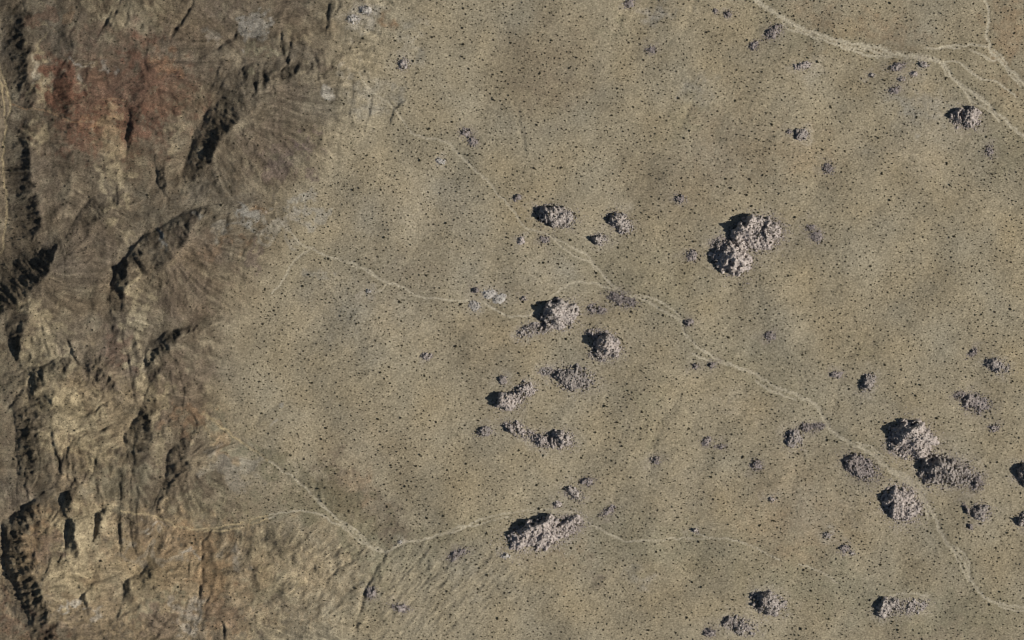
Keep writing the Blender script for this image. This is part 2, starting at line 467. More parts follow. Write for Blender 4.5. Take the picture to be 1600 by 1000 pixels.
# ------------------------------------------------------------------ dry washes (u,v,width)
WASHES = [
    ("broad braided wash of pale sand crossing the upper right corner", [
        "1160,-40,9 1175,-8,9 1190,9,9 1215,25,9 1240,40,8 1262,49,6 1290,57,6 1310,65,6 1345,70,7 1375,75,8 1395,84,10 1420,88,9 1450,92,8 1474,97,7 1479,108,6 1486,120,6 1500,133,6 1512,141,5 1532,154,5 1545,164,4 1556,178,4 1570,186,5 1584,200,6 1600,214,6 1640,245,6",
        "1243,46,3 1262,55,4 1280,61,4 1310,72,4 1345,84,4 1368,88,5 1392,88,5", "1222,34,3 1228,46,3 1245,50,3", "1262,50,2 1275,52,3 1300,56,2.5 1308,66,3", "1340,68,3 1358,79,3.5 1378,86,4",
        "1310,66,2 1330,76,3 1352,80,2.5", "1498,132,2 1512,150,3 1525,160,2.5 1540,170,3 1556,181,2.5", "1508,139,2 1530,150,3 1546,162,2.5 1552,172,2", "1512,152,1.5 1522,168,2 1532,180,1.5",
        "1545,168,2 1552,178,2 1562,190,2", "1470,98,2 1474,110,2 1482,118,2"]),
    ("narrow sandy wash forking down the right edge from the top", [
        "1536,-20,2.5 1541,5,2.5 1545,18,2.5 1543,40,3.5 1540,55,3.5 1544,70,4 1548,80,5 1560,92,5 1575,108,4.5 1592,124,5 1604,134,5 1640,160,5",
        "1445,76,1.5 1470,74,2.5 1490,71,2.5 1515,69,2.5 1545,74,3", "1464,76,2 1485,77,2.5 1500,75,1.5", "1516,78,1.5 1535,86,2.5 1555,94,3", "1552,78,2 1566,90,3 1574,98,2", "1570,104,2 1580,120,2.5 1596,134,2"]),
    ("thin pale channel between the two sandy washes", ["1476,97,2 1494,97,2 1506,102,2.5 1515,112,2.5 1530,122,2.5 1543,125,1.6 1558,127,2 1570,138,2 1580,146,2 1589,152,1.5"]),
    ("long sandy wash winding diagonally between the boulder outcrops", [
        "560,115,1 580,142,1.1 600,156,1.2 618,172,1.3 630,190,1.5 643,208,2 655,215,2 680,217,2 700,224,3 715,238,3 730,255,2.5 750,272,2.5 768,290,2.5 776,302,2 790,315,2 800,325,2 812,345,2 822,358,2.5 845,360,3 865,372,2.5 890,385,2.5 910,395,2.5 922,402,3 930,415,3 945,435,3.2 960,450,3.6 985,463,4.5 1005,468,3.5 1020,477,3.5 1040,488,3.2 1060,500,3 1068,512,2.8 1076,530,3 1092,544,3.4 1112,556,3 1135,567,3.5 1165,577,4 1190,590,4 1205,603,4 1230,612,4 1255,621,4.5 1275,632,5 1283,645,5 1290,660,4.5 1305,680,4.5 1330,693,5 1355,706,5 1375,722,4.5 1395,741,4 1415,752,4.5 1430,760,5 1441,772,5 1451,790,4.5 1462,815,5 1475,840,4.5 1487,857,4.5 1500,868,4 1510,888,3.5 1518,908,4 1533,928,4 1548,941,4 1575,947,3.4 1605,950,3.4 1640,952,3",
        "990,462,1.5 1015,464,2.5 1035,472,2.5 1052,483,2 1064,497,2 1070,506,2", "858,368,1.5 880,388,2 902,402,2.2 922,410,2 932,424,2", "1082,552,1.5 1100,561,2 1118,566,2 1138,570,1.5",
        "1180,596,2 1205,612,3 1222,616,2 1242,625,2", "1360,700,2 1384,722,2.5 1402,742,2 1420,750,2", "1400,735,1.5 1420,745,2 1440,758,2.5 1446,772,2", "1436,768,2 1446,792,2.5 1452,810,2",
        "1484,852,2 1496,856,3 1510,868,3 1516,885,2.5 1514,900,2", "1488,858,1.5 1502,886,2.5 1512,908,2", "1560,946,1.5 1580,953,2 1604,955,1.5", "1335,690,1.3 1360,697,1.6 1385,715,1.2"]),
    ("thin tributary wash from the hill foot past the pale slabs", [
        "452,362,1.5 470,380,2 490,390,2.6 515,402,2.6 540,408,2.4 565,417,2 590,432,2 606,442,2.6 622,446,2.4 642,455,1.8 652,463,2 680,467,1.6 715,471,1.6 742,470,2 762,474,2.2 772,483,2.5 790,493,2 812,497,1.6 838,488,1.6 858,470,2 866,458,1.8 880,448,1.8 898,441,2 925,442,1.8 944,446,1.8 960,453,2",
        "490,389,1.6 470,398,2 456,414,2.2 447,432,2 438,447,1.8 425,458,1.3", "545,411,1.3 570,420,1.8 590,438,1.4", "604,444,1.2 596,455,1.4 580,462,1"]),
    ("thin sandy channel curving past the largest southern boulder mound", [
        "190,798,1.2 215,801,1.8 240,803,1.8 262,812,1.8 285,825,1.8 320,827,1.8 350,823,1.8 385,815,1.8 430,802,1.5 470,797,1.5 490,800,1.8 510,808,2 530,820,2 555,838,2 575,851,2 595,863,2.5 606,861,3 618,853,3 640,846,2.6 665,842,2.4 690,835,2.6 715,825,2.6 740,815,2.4 765,808,2.2 785,803,2.2 810,799,2 840,796,1.8 870,796,1.8 895,801,1.8 915,812,1.8 935,825,2.2 955,837,2.2 975,845,2 1010,845,1.6 1040,842,1.5 1075,840,1.3 1100,842,1.2",
        "1078,828,1 1095,837,1.6 1120,840,1.8 1145,842,2 1170,852,2.2 1200,866,2 1218,874,1.6", "1248,880,1.2 1270,888,1.8 1290,899,2 1308,910,1.2", "318,645,3 332,655,4 348,667,3 368,682,2 392,700,1.5 430,726,1.3 470,752,1.4 495,782,1.4 515,800,1.4 545,825,1.6 575,848,1.8 600,861,2", "498,778,1.2 520,806,1.2 550,822,1.4 572,842,1.4", "430,806,1.2 400,820,1.4 360,828,1.4 320,831,1.2", "700,833,1.2 735,823,1.4 770,812,1.4 795,806,1.2"]),
    ("short thin wash curving above the southern grey outcrop", ["1380,938,1 1395,932,1.6 1422,926,1.8 1450,931,1.3"]),
    ("narrow sandy track along the far left valley", ["-30,75,1.5 0,98,2 8,120,2.2 12,140,3 22,165,2.5 10,195,2.2 6,250,2 10,290,2.2 16,335,2.5 8,365,2.2 6,395,2", "2,118,1.5 6,150,2 10,180,1.6"]),
    ("thin rust brown trail crossing the red tableland", ["22,163,1.5 35,171,1.7 60,172,1.7 82,174,1.7 94,184,1.3 110,192,1 140,192,1", "160,158,1 185,155,1.6 198,157,1.4"]),
]
wash_id = np.full(Z.shape, -1, int)
wash_amt = np.zeros(Z.shape)
edge_n = spectral(Z.shape, 3.0, 14, .3, 21)
for w, (_, segs) in enumerate(WASHES):
    for k, s in enumerate(segs):
        P = smooth_line(pts(s), 2)
        P = wiggle(P, .9, 9, 900 + 17 * w + k)
        sl, D, W = line_field(P, 22)
        half = np.maximum(W * (.38 if w == 0 else .47) * (1 + .42 * edge_n[sl]), .60)
        Z[sl] -= .55 * np.exp(-(D / (half + 1.5)) ** 2)
        a = np.clip(1.15 - D / half * .55, 0, 1) * (D < half + 1.0)
        wash_amt[sl] = np.maximum(wash_amt[sl], np.clip(1.4 - D / (half + .5), 0, 1) if w < 8 else .8 * np.clip(1.2 - D / (half + .5), 0, 1))
        m = (D < half) & (wash_id[sl] < 0)
        wash_id[sl] = np.where(m, w, wash_id[sl])


# ------------------------------------------------------------------ scarps: sharp creases whose eastern or southern bank rises steeply and falls off gently
SCARP = [
    (3, 8, "17,527 20,540 25,552 29,562 35,570"), (5, 12, "42,573 70,571 83,566 86,562 102,560 110,557"), (3, 5, "53,578 52,590 54,605"), (2.5, 4, "67,578 68,592"),
    (3, 5, "108,530 115,545 117,558 120,566"), (3.5, 7, "131,572 137,580 142,590 147,595"), (4, 9, "150,590 158,600 165,610 172,613"), (2, 4, "148,598 130,605 120,609 112,622"), (2, 4, "97,605 86,611 84,620"),
    (2.2, 4, "178,621 160,632 150,640 140,648 124,656"), (1.8, 4, "180,640 160,652 145,664"), (1.8, 4, "206,648 180,662 155,674"), (1.8, 4, "176,683 160,688 148,693"), (1.6, 4, "196,668 176,676"), (2, 4, "168,606 150,618 128,630"),
    (2.5, 4, "77,624 81,633 85,640"), (4, 9, "27,708 30,725 29,748"), (2.5, 9, "45,668 30,688 26,700"), (2.5, 9, "14,632 20,640 24,655"), (3, 4, "83,675 85,695 92,712 95,722 94,745"), (3.5, 9, "115,692 104,703 98,718 94,732"),
    (2, 3, "108,718 106,735 108,748"), (2, 3, "116,722 115,738 118,752"), (2.5, 4, "137,728 135,745 128,755"), (2.2, 6, "152,720 147,735 142,748"), (3, 5, "43,746 40,760 44,770"), (2.5, 8, "60,700 66,720 64,745"),
    (6.5, 11, "62,775 50,782 44,790 34,798 25,803 10,812 5,818 8,832 10,845 8,862"), (6, 8, "112,761 105,773 101,785 99,795"), (6.5, 9, "110,810 111,830 106,845 104,860"), (2.6, 12, "110,812 95,815 70,823 62,840 60,852"), (2.5, 4, "153,760 157,775 160,786"),
    (4, 7, "166,792 153,802 150,820 152,835 145,850"), (6, 14, "7,862 10,880 12,892 22,910 30,925"), (4, 14, "30,925 45,955 50,985"), (2.5, 4, "85,865 76,880 75,897"), (2, 3, "103,862 107,878"),
    (3.2, 6, "195,890 180,898 150,908 140,920 130,928 127,935 130,945"), (3, 6, "130,928 134,940 138,952"), (2, 4, "200,958 183,967 170,975"),
    (5.5, 14, "233,533 245,530 250,523 265,517 285,514 300,505 316,501"), (2.5, 4, "229,537 230,550 228,565 225,590"), (3.5, 6, "199,545 204,570 208,600 210,620"), (3, 5, "285,595 288,610 287,622"), (2.5, 8, "180,500 176,515 182,530"), (2.5, 8, "270,560 266,580 270,600"),
    (5, 13, "224,632 223,645 210,655 208,665 198,675 197,690 200,702"), (3, 6, "290,650 268,653 265,660 255,667 252,673"), (5.5, 15, "283,690 268,697 262,710 262,740 256,760"), (4, 9, "275,745 262,768 250,780 245,795 248,805 258,815"), (2.5, 4, "300,645 308,660 312,669"), (3, 11, "210,715 207,742"),
    (2.8, 5, "190,745 188,765 192,772 190,787"), (2.2, 4, "214,755 217,775 217,792"), (3.8, 5, "195,812 189,820 189,856"), (3, 4, "207,825 209,846"), (2.2, 10, "216,810 212,840"), (2.5, 4, "327,835 316,848 315,862"),
    (4.2, 11, "230,878 228,888 222,893 200,903 195,915 193,940"), (3, 5, "243,912 241,922 246,930"), (2, 5, "230,940 215,950 190,960"), (2, 5, "245,962 225,980 215,992"), (2, 3, "322,862 312,878 308,888"), (2, 3, "297,875 296,900"), (3, 4, "315,900 312,930 309,955 306,970"), (2, 5, "330,925 322,945 320,966"), (2.5, 4, "350,970 351,996"), (1.6, 8, "370,895 345,925 330,945"), (1.5, 5, "283,920 277,945"), (2.2, 6, "272,956 256,975 244,996"),
    (3.2, 5, "180,16 168,35 160,50"), (2.6, 5, "192,8 180,30 172,46"), (2.2, 5, "204,20 196,44"), (3.2, 6, "303,8 290,28 274,54"), (3, 7, "367,58 350,70 330,84"), (2.4, 6, "120,40 112,55 116,70"), (2.4, 12, "85,45 105,46 128,50 150,54 172,56"),
    (4, 18, "340,150 315,190 302,210 297,240 290,262 285,276"), (4.5, 13, "390,142 380,125 378,104 402,98 430,98 448,97 454,108 460,98 492,95"), (3, 6, "497,100 498,112"), (3, 6, "201,170 205,190 201,205 197,215 203,233"), (3.6, 9, "247,262 246,285 254,299"),
    (3.2, 13, "124,336 135,318 150,307 180,302"), (2, 4, "185,302 186,322"), (5.5, 15, "200,400 210,385 222,370 245,358 265,348 280,335 300,327 330,320"), (5, 11, "177,452 180,430 192,410 199,400"), (3.5, 8, "192,470 191,486 196,500"), (2.5, 8, "313,302 316,290 330,287"), (3.5, 9, "214,408 222,425 238,433"),
    (2.2, 4, "438,50 440,75 446,92"), (2.2, 4, "456,60 452,90"), (2.6, 5, "512,26 509,45"), (2.4, 4, "528,4 526,18"), (2.2, 6, "360,330 352,350 350,372"), (2.2, 8, "388,380 378,400 380,418"), (2, 8, "330,430 318,450 322,470"), (2.4, 8, "345,108 336,124 334,140"),
    (2.4, 10, "96,400 110,396 128,390 150,376"), (2, 5, "104,406 105,418"), (2.2, 10, "150,440 142,460 146,490"), (2.2, 10, "95,110 84,140 86,168"), (2, 10, "140,100 134,130 138,160"), (2, 8, "235,60 228,90 232,120"), (2.4, 5, "622,165 615,172 612,182"), (2.6, 5, "580,165 577,180 574,190"), (2, 6, "552,145 548,165"),
    (2.2, 6, "600,868 585,893 574,915 562,950 554,990"), (1.8, 6, "572,862 545,880 520,896"), (1.6, 6, "545,852 520,862 500,874"), (1.6, 6, "590,900 580,925"), (1.6, 7, "560,925 530,945 500,970"),
]
scarp_n = spectral(Z.shape, 9, 50, .9, 16)
for k, (A, w, s) in enumerate(SCARP):
    P = wiggle(smooth_line([p + (0,) for p in pts(s)], 1), 1.0, 9, 2000 + k)
    reach = w * 5.5 + 4
    res = line_field(P, reach)
    if res is None:
        continue
    sl, D, _ = res
    # which side of the crease: sign of the nearest segment's eastward normal
    best = np.full(D.shape, 1e9)
    side = np.zeros(D.shape)
    along = np.zeros(D.shape)
    C = P[::2] if len(P) > 8 else P
    for q, (a, b) in enumerate(zip(C[:-1], C[1:])):
        n = np.array([b[1] - a[1], a[0] - b[0]])
        n = n / (np.hypot(*n) + 1e-9)
        if n[0] + .55 * n[1] < 0:
            n = -n
        du_, dv_ = U[sl] - (a[0] + b[0]) * .5, V[sl] - (a[1] + b[1]) * .5
        d = np.hypot(du_, dv_)
        m = d < best
        best = np.where(m, d, best)
        side = np.where(m, du_ * n[0] + dv_ * n[1], side)
        along = np.where(m, (q + .5) / (len(C) - 1), along)
    ends = np.clip(np.minimum(along, 1 - along) * 5 + .25, 0, 1)
    t = D / w
    rise = A * t * np.exp(1 - t)
    bank = .22 * A * t * np.exp(1 - t)
    Z[sl] += .92 * ends * np.clip(1 + .16 * scarp_n[sl], .5, 1.5) * np.where(side > 0, rise, bank)


def Zat(u, v):
    x = np.clip((np.asarray(u, float) + M) / STEP, 0, NU - 1.001)
    y = np.clip((np.asarray(v, float) + M) / STEP, 0, NV - 1.001)
    i, j = x.astype(int), y.astype(int)
    fx, fy = x - i, y - j
    return (Z[j, i] * (1 - fx) + Z[j, i + 1] * fx) * (1 - fy) + (Z[j + 1, i] * (1 - fx) + Z[j + 1, i + 1] * fx) * fy


# ------------------------------------------------------------------ soil colours (linear base colour), with some light and shade of slopes painted in
base = np.empty(Z.shape + (3,), np.float32)
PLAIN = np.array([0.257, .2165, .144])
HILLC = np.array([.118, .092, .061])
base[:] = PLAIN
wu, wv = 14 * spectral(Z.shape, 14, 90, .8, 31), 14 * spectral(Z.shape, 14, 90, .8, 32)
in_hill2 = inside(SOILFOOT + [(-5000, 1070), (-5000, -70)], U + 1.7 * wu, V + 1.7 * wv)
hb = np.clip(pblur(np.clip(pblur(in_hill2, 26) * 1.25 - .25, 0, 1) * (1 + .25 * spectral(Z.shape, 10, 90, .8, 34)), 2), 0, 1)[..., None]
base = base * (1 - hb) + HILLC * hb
streak = spectral(Z.shape, 5, 60, .6, 33, 1.0)
mott = spectral(Z.shape, 4, 30, .6, 35, 1.6, R(90))
RED, RUST, PURP, YEL, GREY, BROWN, DARK, PALE, OLIVE = ([.118, .060, .038], [.21, .125, .066], [.105, .076, .066], [.285, .232, .142], [.255, .238, .20], [.130, .098, .070], [.085, .073, .058], [.335, .30, .24], [.198, .175, .112])  # YEL on the hills: pale soil plus painted sunlight of east-facing slopes
PATCH = [
    (235, 905, 230, 108, 0, [.245, .183, .108], .85), (120, 820, 60, 60, 0, [.235, .176, .105], .65), (130, 650, 120, 80, 15, [.215, .165, .098], .65), (470, 890, 110, 75, 0, [.262, .207, .130], .5), (75, 530, 50, 45, 0, [.2, .155, .1], .5), (225, 520, 40, 130, 0, [.17, .137, .09], .4),
    (440, 160, 90, 90, 0, [.115, .096, .068], .55), (300, 340, 110, 60, -20, [.105, .09, .065], .5), (60, 60, 60, 70, 0, [.095, .082, .06], .5), (185, 150, 125, 95, 0, RED, .5), (240, 130, 60, 60, 0, RED, .35), (30, 640, 60, 120, 0, [.10, .09, .062], .5), (110, 390, 110, 70, 0, [.12, .095, .066], .4), (200, 90, 240, 70, 0, [.115, .092, .066], .4),  # dark olive entries paint the shade of north-west slopes into the colour
    (100, 142, 30, 34, 0, RED, .8), (92, 120, 18, 30, 0, RED, .25), (236, 110, 32, 44, 0, RED, .55), (180, 190, 60, 28, 0, RED, .55), (150, 150, 45, 40, 0, RED, .4), (120, 215, 40, 25, 0, RED, .35), (262, 96, 20, 30, 0, RUST, .35), (160, 190, 34, 8, 0, RUST, .35),
    (604, 40, 7, 14, -25, RUST, .75), (560, 765, 26, 28, 20, RUST, .4), (525, 735, 30, 20, 25, BROWN, .5), (520, 775, 60, 32, 35, [.15, .126, .078], .85), (575, 825, 60, 26, 35, [.15, .126, .078], .8), (440, 728, 60, 16, 32, [.155, .132, .084], .7), (640, 845, 60, 20, -10, [.165, .142, .09], .45), (590, 910, 16, 60, 25, [.14, .125, .085], .5), (360, 680, 40, 9, 35, OLIVE, .5), (430, 728, 50, 11, 30, OLIVE, .6), (490, 775, 36, 13, 48, OLIVE, .6), (550, 830, 60, 13, 38, OLIVE, .6), (600, 800, 50, 20, 40, BROWN, .3), (590, 900, 12, 45, 20, OLIVE, .5), (1070, 190, 18, 45, 30, OLIVE, .4), (965, 40, 12, 40, 15, OLIVE, .4), (1240, 60, 70, 12, 24, OLIVE, .3), (620, 838, 30, 10, 0, BROWN, .45),  # OLIVE on the upper plain's dark streak paints the shade of its relief
    (462, 216, 22, 10, 15, PURP, .75), (435, 255, 22, 26, 20, PURP, .6), (485, 232, 14, 6, 0, PURP, .5), (425, 240, 40, 50, 0, BROWN, .5), (502, 205, 12, 6, 0, PURP, .6), (486, 276, 9, 9, 0, PURP, .6), (432, 310, 7, 16, -20, DARK, .5), (505, 105, 15, 10, 0, BROWN, .6), (405, 335, 8, 12, 0, RUST, .4),
    (400, 395, 12, 20, 0, PURP, .5), (345, 380, 30, 14, 0, RUST, .35), (310, 390, 50, 40, 0, BROWN, .55), (300, 470, 40, 40, 0, BROWN, .5), (290, 610, 40, 60, 0, BROWN, .55), (180, 560, 30, 60, 0, BROWN, .6), (195, 545, 30, 20, 0, RED, .3), (300, 655, 30, 20, 0, RUST, .35), (330, 680, 30, 12, 25, YEL, .5), (350, 690, 30, 10, 30, RUST, .3),
    (110, 650, 60, 45, 25, YEL, .75), (150, 700, 40, 20, 20, YEL, .6), (68, 590, 22, 26, 0, YEL, .4), (75, 535, 38, 38, 0, YEL, .7), (60, 480, 30, 15, 20, YEL, .6), (215, 480, 18, 55, 0, YEL, .6), (223, 575, 10, 50, 0, YEL, .6), (243, 620, 12, 45, 0, YEL, .5), (250, 690, 15, 25, 0, YEL, .5), (178, 280, 14, 40, 0, YEL, .6), (175, 335, 14, 12, 0, YEL, .5), (205, 365, 14, 14, 0, YEL, .4), (65, 120, 10, 60, 0, YEL, .6), (60, 215, 8, 20, 0, YEL, .6), (70, 30, 14, 20, 0, RED, .4), (110, 25, 10, 14, 0, RUST, .35),
    (62, 110, 10, 20, 0, GREY, .4), (120, 103, 20, 5, 10, GREY, .5), (168, 105, 7, 20, 0, GREY, .4), (135, 110, 5, 35, 0, YEL, .3), (170, 210, 20, 40, 0, YEL, .4), (280, 215, 15, 30, 0, YEL, .4),
    (130, 830, 40, 50, 0, YEL, .75), (110, 900, 40, 40, 30, YEL, .75), (190, 900, 60, 40, 0, YEL, .4), (230, 920, 40, 25, 20, YEL, .35), (60, 850, 20, 35, 0, RUST, .25), (75, 860, 18, 25, 0, PURP, .4), (60, 810, 20, 14, -30, RUST, .25), (20, 775, 30, 20, 0, BROWN, .4), (10, 960, 20, 30, 0, RED, .35), (70, 985, 30, 20, 0, RED, .4), (120, 985, 30, 15, 0, BROWN, .4), (330, 900, 25, 80, 5, RUST, .33), (345, 960, 25, 30, 0, RED, .3), (280, 840, 40, 20, 0, RUST, .25), (230, 830, 30, 15, 0, BROWN, .4), (250, 970, 30, 25, 0, PURP, .35), (235, 865, 40, 10, 0, GREY, .3), (295, 870, 25, 6, -10, GREY, .55), (245, 825, 16, 4, 10, PALE, .6), (245, 940, 60, 10, -25, OLIVE, .5), (295, 955, 20, 30, 10, GREY, .4), (372, 870, 14, 16, 0, GREY, .35), (105, 948, 14, 5, -30, PALE, .7), (150, 955, 20, 4, 0, PALE, .5),
    (430, 850, 40, 22, 15, YEL, .6), (440, 900, 50, 14, 10, YEL, .5), (415, 990, 30, 25, 0, YEL, .55), (480, 865, 25, 10, 20, YEL, .4), (430, 930, 40, 20, 0, OLIVE, .5),
    (392, 48, 16, 22, 20, GREY, .5), (375, 10, 30, 14, 0, BROWN, .4), (340, 30, 22, 30, 0, BROWN, .4), (330, 55, 14, 14, 0, GREY, .35), (572, 24, 14, 14, 0, PALE, .5), (560, 40, 24, 14, 0, GREY, .35), (545, 110, 20, 10, 0, GREY, .3), (585, 150, 34, 24, 0, GREY, .4), (510, 148, 8, 7, 0, PALE, .7), (475, 75, 25, 12, 0, YEL, .35), (420, 80, 30, 12, 0, OLIVE, .5),
    (485, 330, 28, 22, 0, GREY, .5), (450, 345, 14, 10, 0, PALE, .4), (385, 345, 20, 14, 0, GREY, .6), (350, 355, 20, 10, 0, GREY, .3), (430, 362, 30, 12, 0, GREY, .35), (490, 425, 20, 12, 0, GREY, .35), (255, 372, 4, 12, 0, GREY, .7), (310, 335, 6, 8, 0, GREY, .5),
    (1017, 18, 18, 9, -20, PALE, .75), (1040, 24, 24, 8, -15, GREY, .4), (1440, 165, 40, 28, 0, GREY, .45), (1012, 907, 12, 9, 0, PALE, .55), (985, 900, 12, 9, 0, GREY, .35), (935, 902, 14, 9, -20, PURP, .45), (1085, 140, 20, 18, 0, GREY, .3), (645, 65, 14, 40, 15, GREY, .25), (1275, 95, 25, 16, 0, PALE, .2), (1350, 180, 40, 24, 0, YEL, .25), (1440, 240, 60, 40, 0, PALE, .18), (1320, 40, 40, 20, 0, YEL, .2),
    (1285, 40, 40, 30, 20, RUST, .2), (1390, 60, 50, 25, 15, RUST, .25), (1575, 40, 30, 60, 0, RUST, .28), (1580, 110, 20, 40, 0, RUST, .2), (1130, 230, 60, 60, 0, RUST, .12), (1250, 240, 60, 30, 0, RUST, .12), (850, 90, 70, 60, 0, BROWN, .25), (860, 150, 60, 30, 0, BROWN, .25), (1050, 300, 90, 50, 0, BROWN, .2),
    (430, 660, 10, 4, -35, PALE, .5), (440, 632, 4, 4, 0, GREY, .6), (580, 480, 120, 60, 0, PALE, .16), (630, 430, 60, 30, 0, BROWN, .18), (600, 330, 80, 50, 0, PALE, .12), (760, 540, 60, 80, 0, BROWN, .12), (560, 700, 90, 50, 0, RUST, .08), (360, 730, 40, 30, 30, GREY, .25), (320, 790, 40, 25, 0, OLIVE, .4), (430, 800, 80, 14, -8, OLIVE, .5), (480, 780, 30, 20, 0, OLIVE, .4), (370, 650, 40, 20, 30, YEL, .25),
    (890, 815, 90, 18, 0, OLIVE, .3), (1060, 860, 110, 28, 5, OLIVE, .4), (1290, 920, 140, 34, 8, OLIVE, .45), (1500, 960, 110, 30, 0, OLIVE, .4), (1020, 430, 90, 40, 25, OLIVE, .25), (1180, 560, 80, 30, 20, OLIVE, .25), (1240, 760, 60, 60, 0, RUST, .1), (1250, 830, 80, 40, 0, RUST, .14), (1520, 450, 80, 80, 0, YEL, .14), (1180, 330, 60, 30, 0, YEL, .1), (1300, 330, 60, 30, 0, YEL, .12), (880, 870, 40, 10, 0, RUST, .15), (700, 860, 90, 30, -15, OLIVE, .25), (740, 900, 40, 20, 0, GREY, .15), (1015, 640, 20, 40, 20, OLIVE, .35), (1330, 545, 30, 12, -20, OLIVE, .3), (1570, 240, 40, 30, 0, OLIVE, .35), (1150, 640, 40, 20, 0, PALE, .15), (1350, 790, 60, 30, 0, PALE, .16), (1100, 770, 60, 30, 0, PALE, .12),  # the OLIVE entry over the shaded swell paints that swell's shade
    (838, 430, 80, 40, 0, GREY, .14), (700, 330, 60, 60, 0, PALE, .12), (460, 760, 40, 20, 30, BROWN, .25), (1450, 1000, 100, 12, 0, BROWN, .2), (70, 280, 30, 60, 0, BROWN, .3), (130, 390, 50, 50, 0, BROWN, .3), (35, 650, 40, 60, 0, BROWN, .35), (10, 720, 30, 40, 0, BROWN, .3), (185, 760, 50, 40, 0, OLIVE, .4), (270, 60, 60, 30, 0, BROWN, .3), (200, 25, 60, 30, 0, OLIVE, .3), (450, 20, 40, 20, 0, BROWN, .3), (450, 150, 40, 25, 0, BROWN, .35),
]
BLOBMASK = {}
for (cu, cv, ru, rv, rot, c, k) in PATCH:
    a = R(rot)
    reach = max(ru, rv) * 2.1 + 20
    i0, i1 = max(0, int((cu - reach + M) / STEP)), min(NU, int((cu + reach + M) / STEP) + 1)
    j0, j1 = max(0, int((cv - reach + M) / STEP)), min(NV, int((cv + reach + M) / STEP) + 1)
    sl = (slice(j0, j1), slice(i0, i1))
    wk = min(1.0, max(ru, rv) / 30.0) * .9
    x = U[sl] + wk * wu[sl] - cu
    y = V[sl] + wk * wv[sl] - cv
    p, q = (x * math.cos(a) + y * math.sin(a)) / ru, (-x * math.sin(a) + y * math.cos(a)) / rv
    if cu > 560 and c in (OLIVE, BROWN, RUST, YEL):
        k = min(.8, k * 1.3)
    g = np.exp(-np.power(p * p + q * q, 1.15) * .9)
    if cu < 560:
        g = sstep(.18, .78, g * (1 + .22 * streak[sl]) + .07 * mott[sl])[..., None] * k
    else:
        g = np.clip(g * (1 + .22 * streak[sl]), 0, 1)[..., None] * k
    base[sl] = base[sl] * (1 - g) + np.array(c) * g
# mottling of the soil itself
m1 = spectral(Z.shape, 5, 40, .7, 41, 1.0, 0.0)
m2 = spectral(Z.shape, 40, 260, 1.0, 42)
m3 = spectral(Z.shape, 3.2, 9, .2, 43, .7)
base *= (1 + .05 * m1 + .022 * m2 + .07 * m3)[..., None]
hv = spectral(Z.shape, 40, 300, 1.0, 44)
base *= 1 + np.stack([.012 * hv, 0 * hv, -.02 * hv], -1)
dark_h = .7 * spectral(Z.shape, 8, 70, .9, 45) + .7 * spectral(Z.shape, 4, 40, .6, 46, 3.5, R(90))
base *= (1 - .12 * hill * np.clip(dark_h, -1.3, 2))[..., None]
# faint drainage threads across the plain, running down to the south-east
c3 = spectral(Z.shape, 12, 90, 1.0, 48, 3.2, R(24))
c4 = spectral(Z.shape, 8, 50, .9, 49, 3.0, R(32))
base *= (1 + (1 - hill) * (.13 * np.exp(-(c3 / .07) ** 2) + .08 * np.exp(-(c4 / .08) ** 2) - .07 * np.exp(-((c3 - .28) / .2) ** 2)))[..., None]
# rill floors hold paler or darker gravel
base *= (1 + hill * (.10 * np.clip(r2, -2, 2) + .07 * np.clip(r1, -2, 2) + .12 * np.clip(silt, -2, 1.5)))[..., None]
WASHC = np.array([.375, .328, .238])
WC = np.empty(Z.shape + (3,), np.float32)
WC[:] = WASHC
m = (wash_id == 7)[..., None]
west = (U < 420)[..., None]
WC = np.where(west, np.array([.33, .26, .15]), WC)
WC = np.where((wash_id == 8)[..., None], np.array([.29, .17, .09]), WC)
fade = np.where((wash_id >= 3), np.clip(.78 + .3 * spectral(Z.shape, 20, 120, .6, 47), .25, 1), 1)
fade = np.where(wash_id == 3, np.maximum(fade, .7), fade)
margin = (.42 * np.clip(pblur((wash_amt > .3).astype(float), 6) * 3.2, 0, 1) * (1 - hill) * np.clip(1 + .4 * m1, 0, 2))[..., None]
base = base * (1 - margin) + np.array([.192, .168, .11]) * margin
wa = fade[..., None][..., 0] * np.clip(wash_amt * (.95 + .12 * edge_n), 0, 1)
wa = wa[..., None]
base = base * (1 - wa) + WC * (1 + .05 * m3[..., None]) * wa
# greenish dark margin beside the bigger channels comes from shrubs, see below


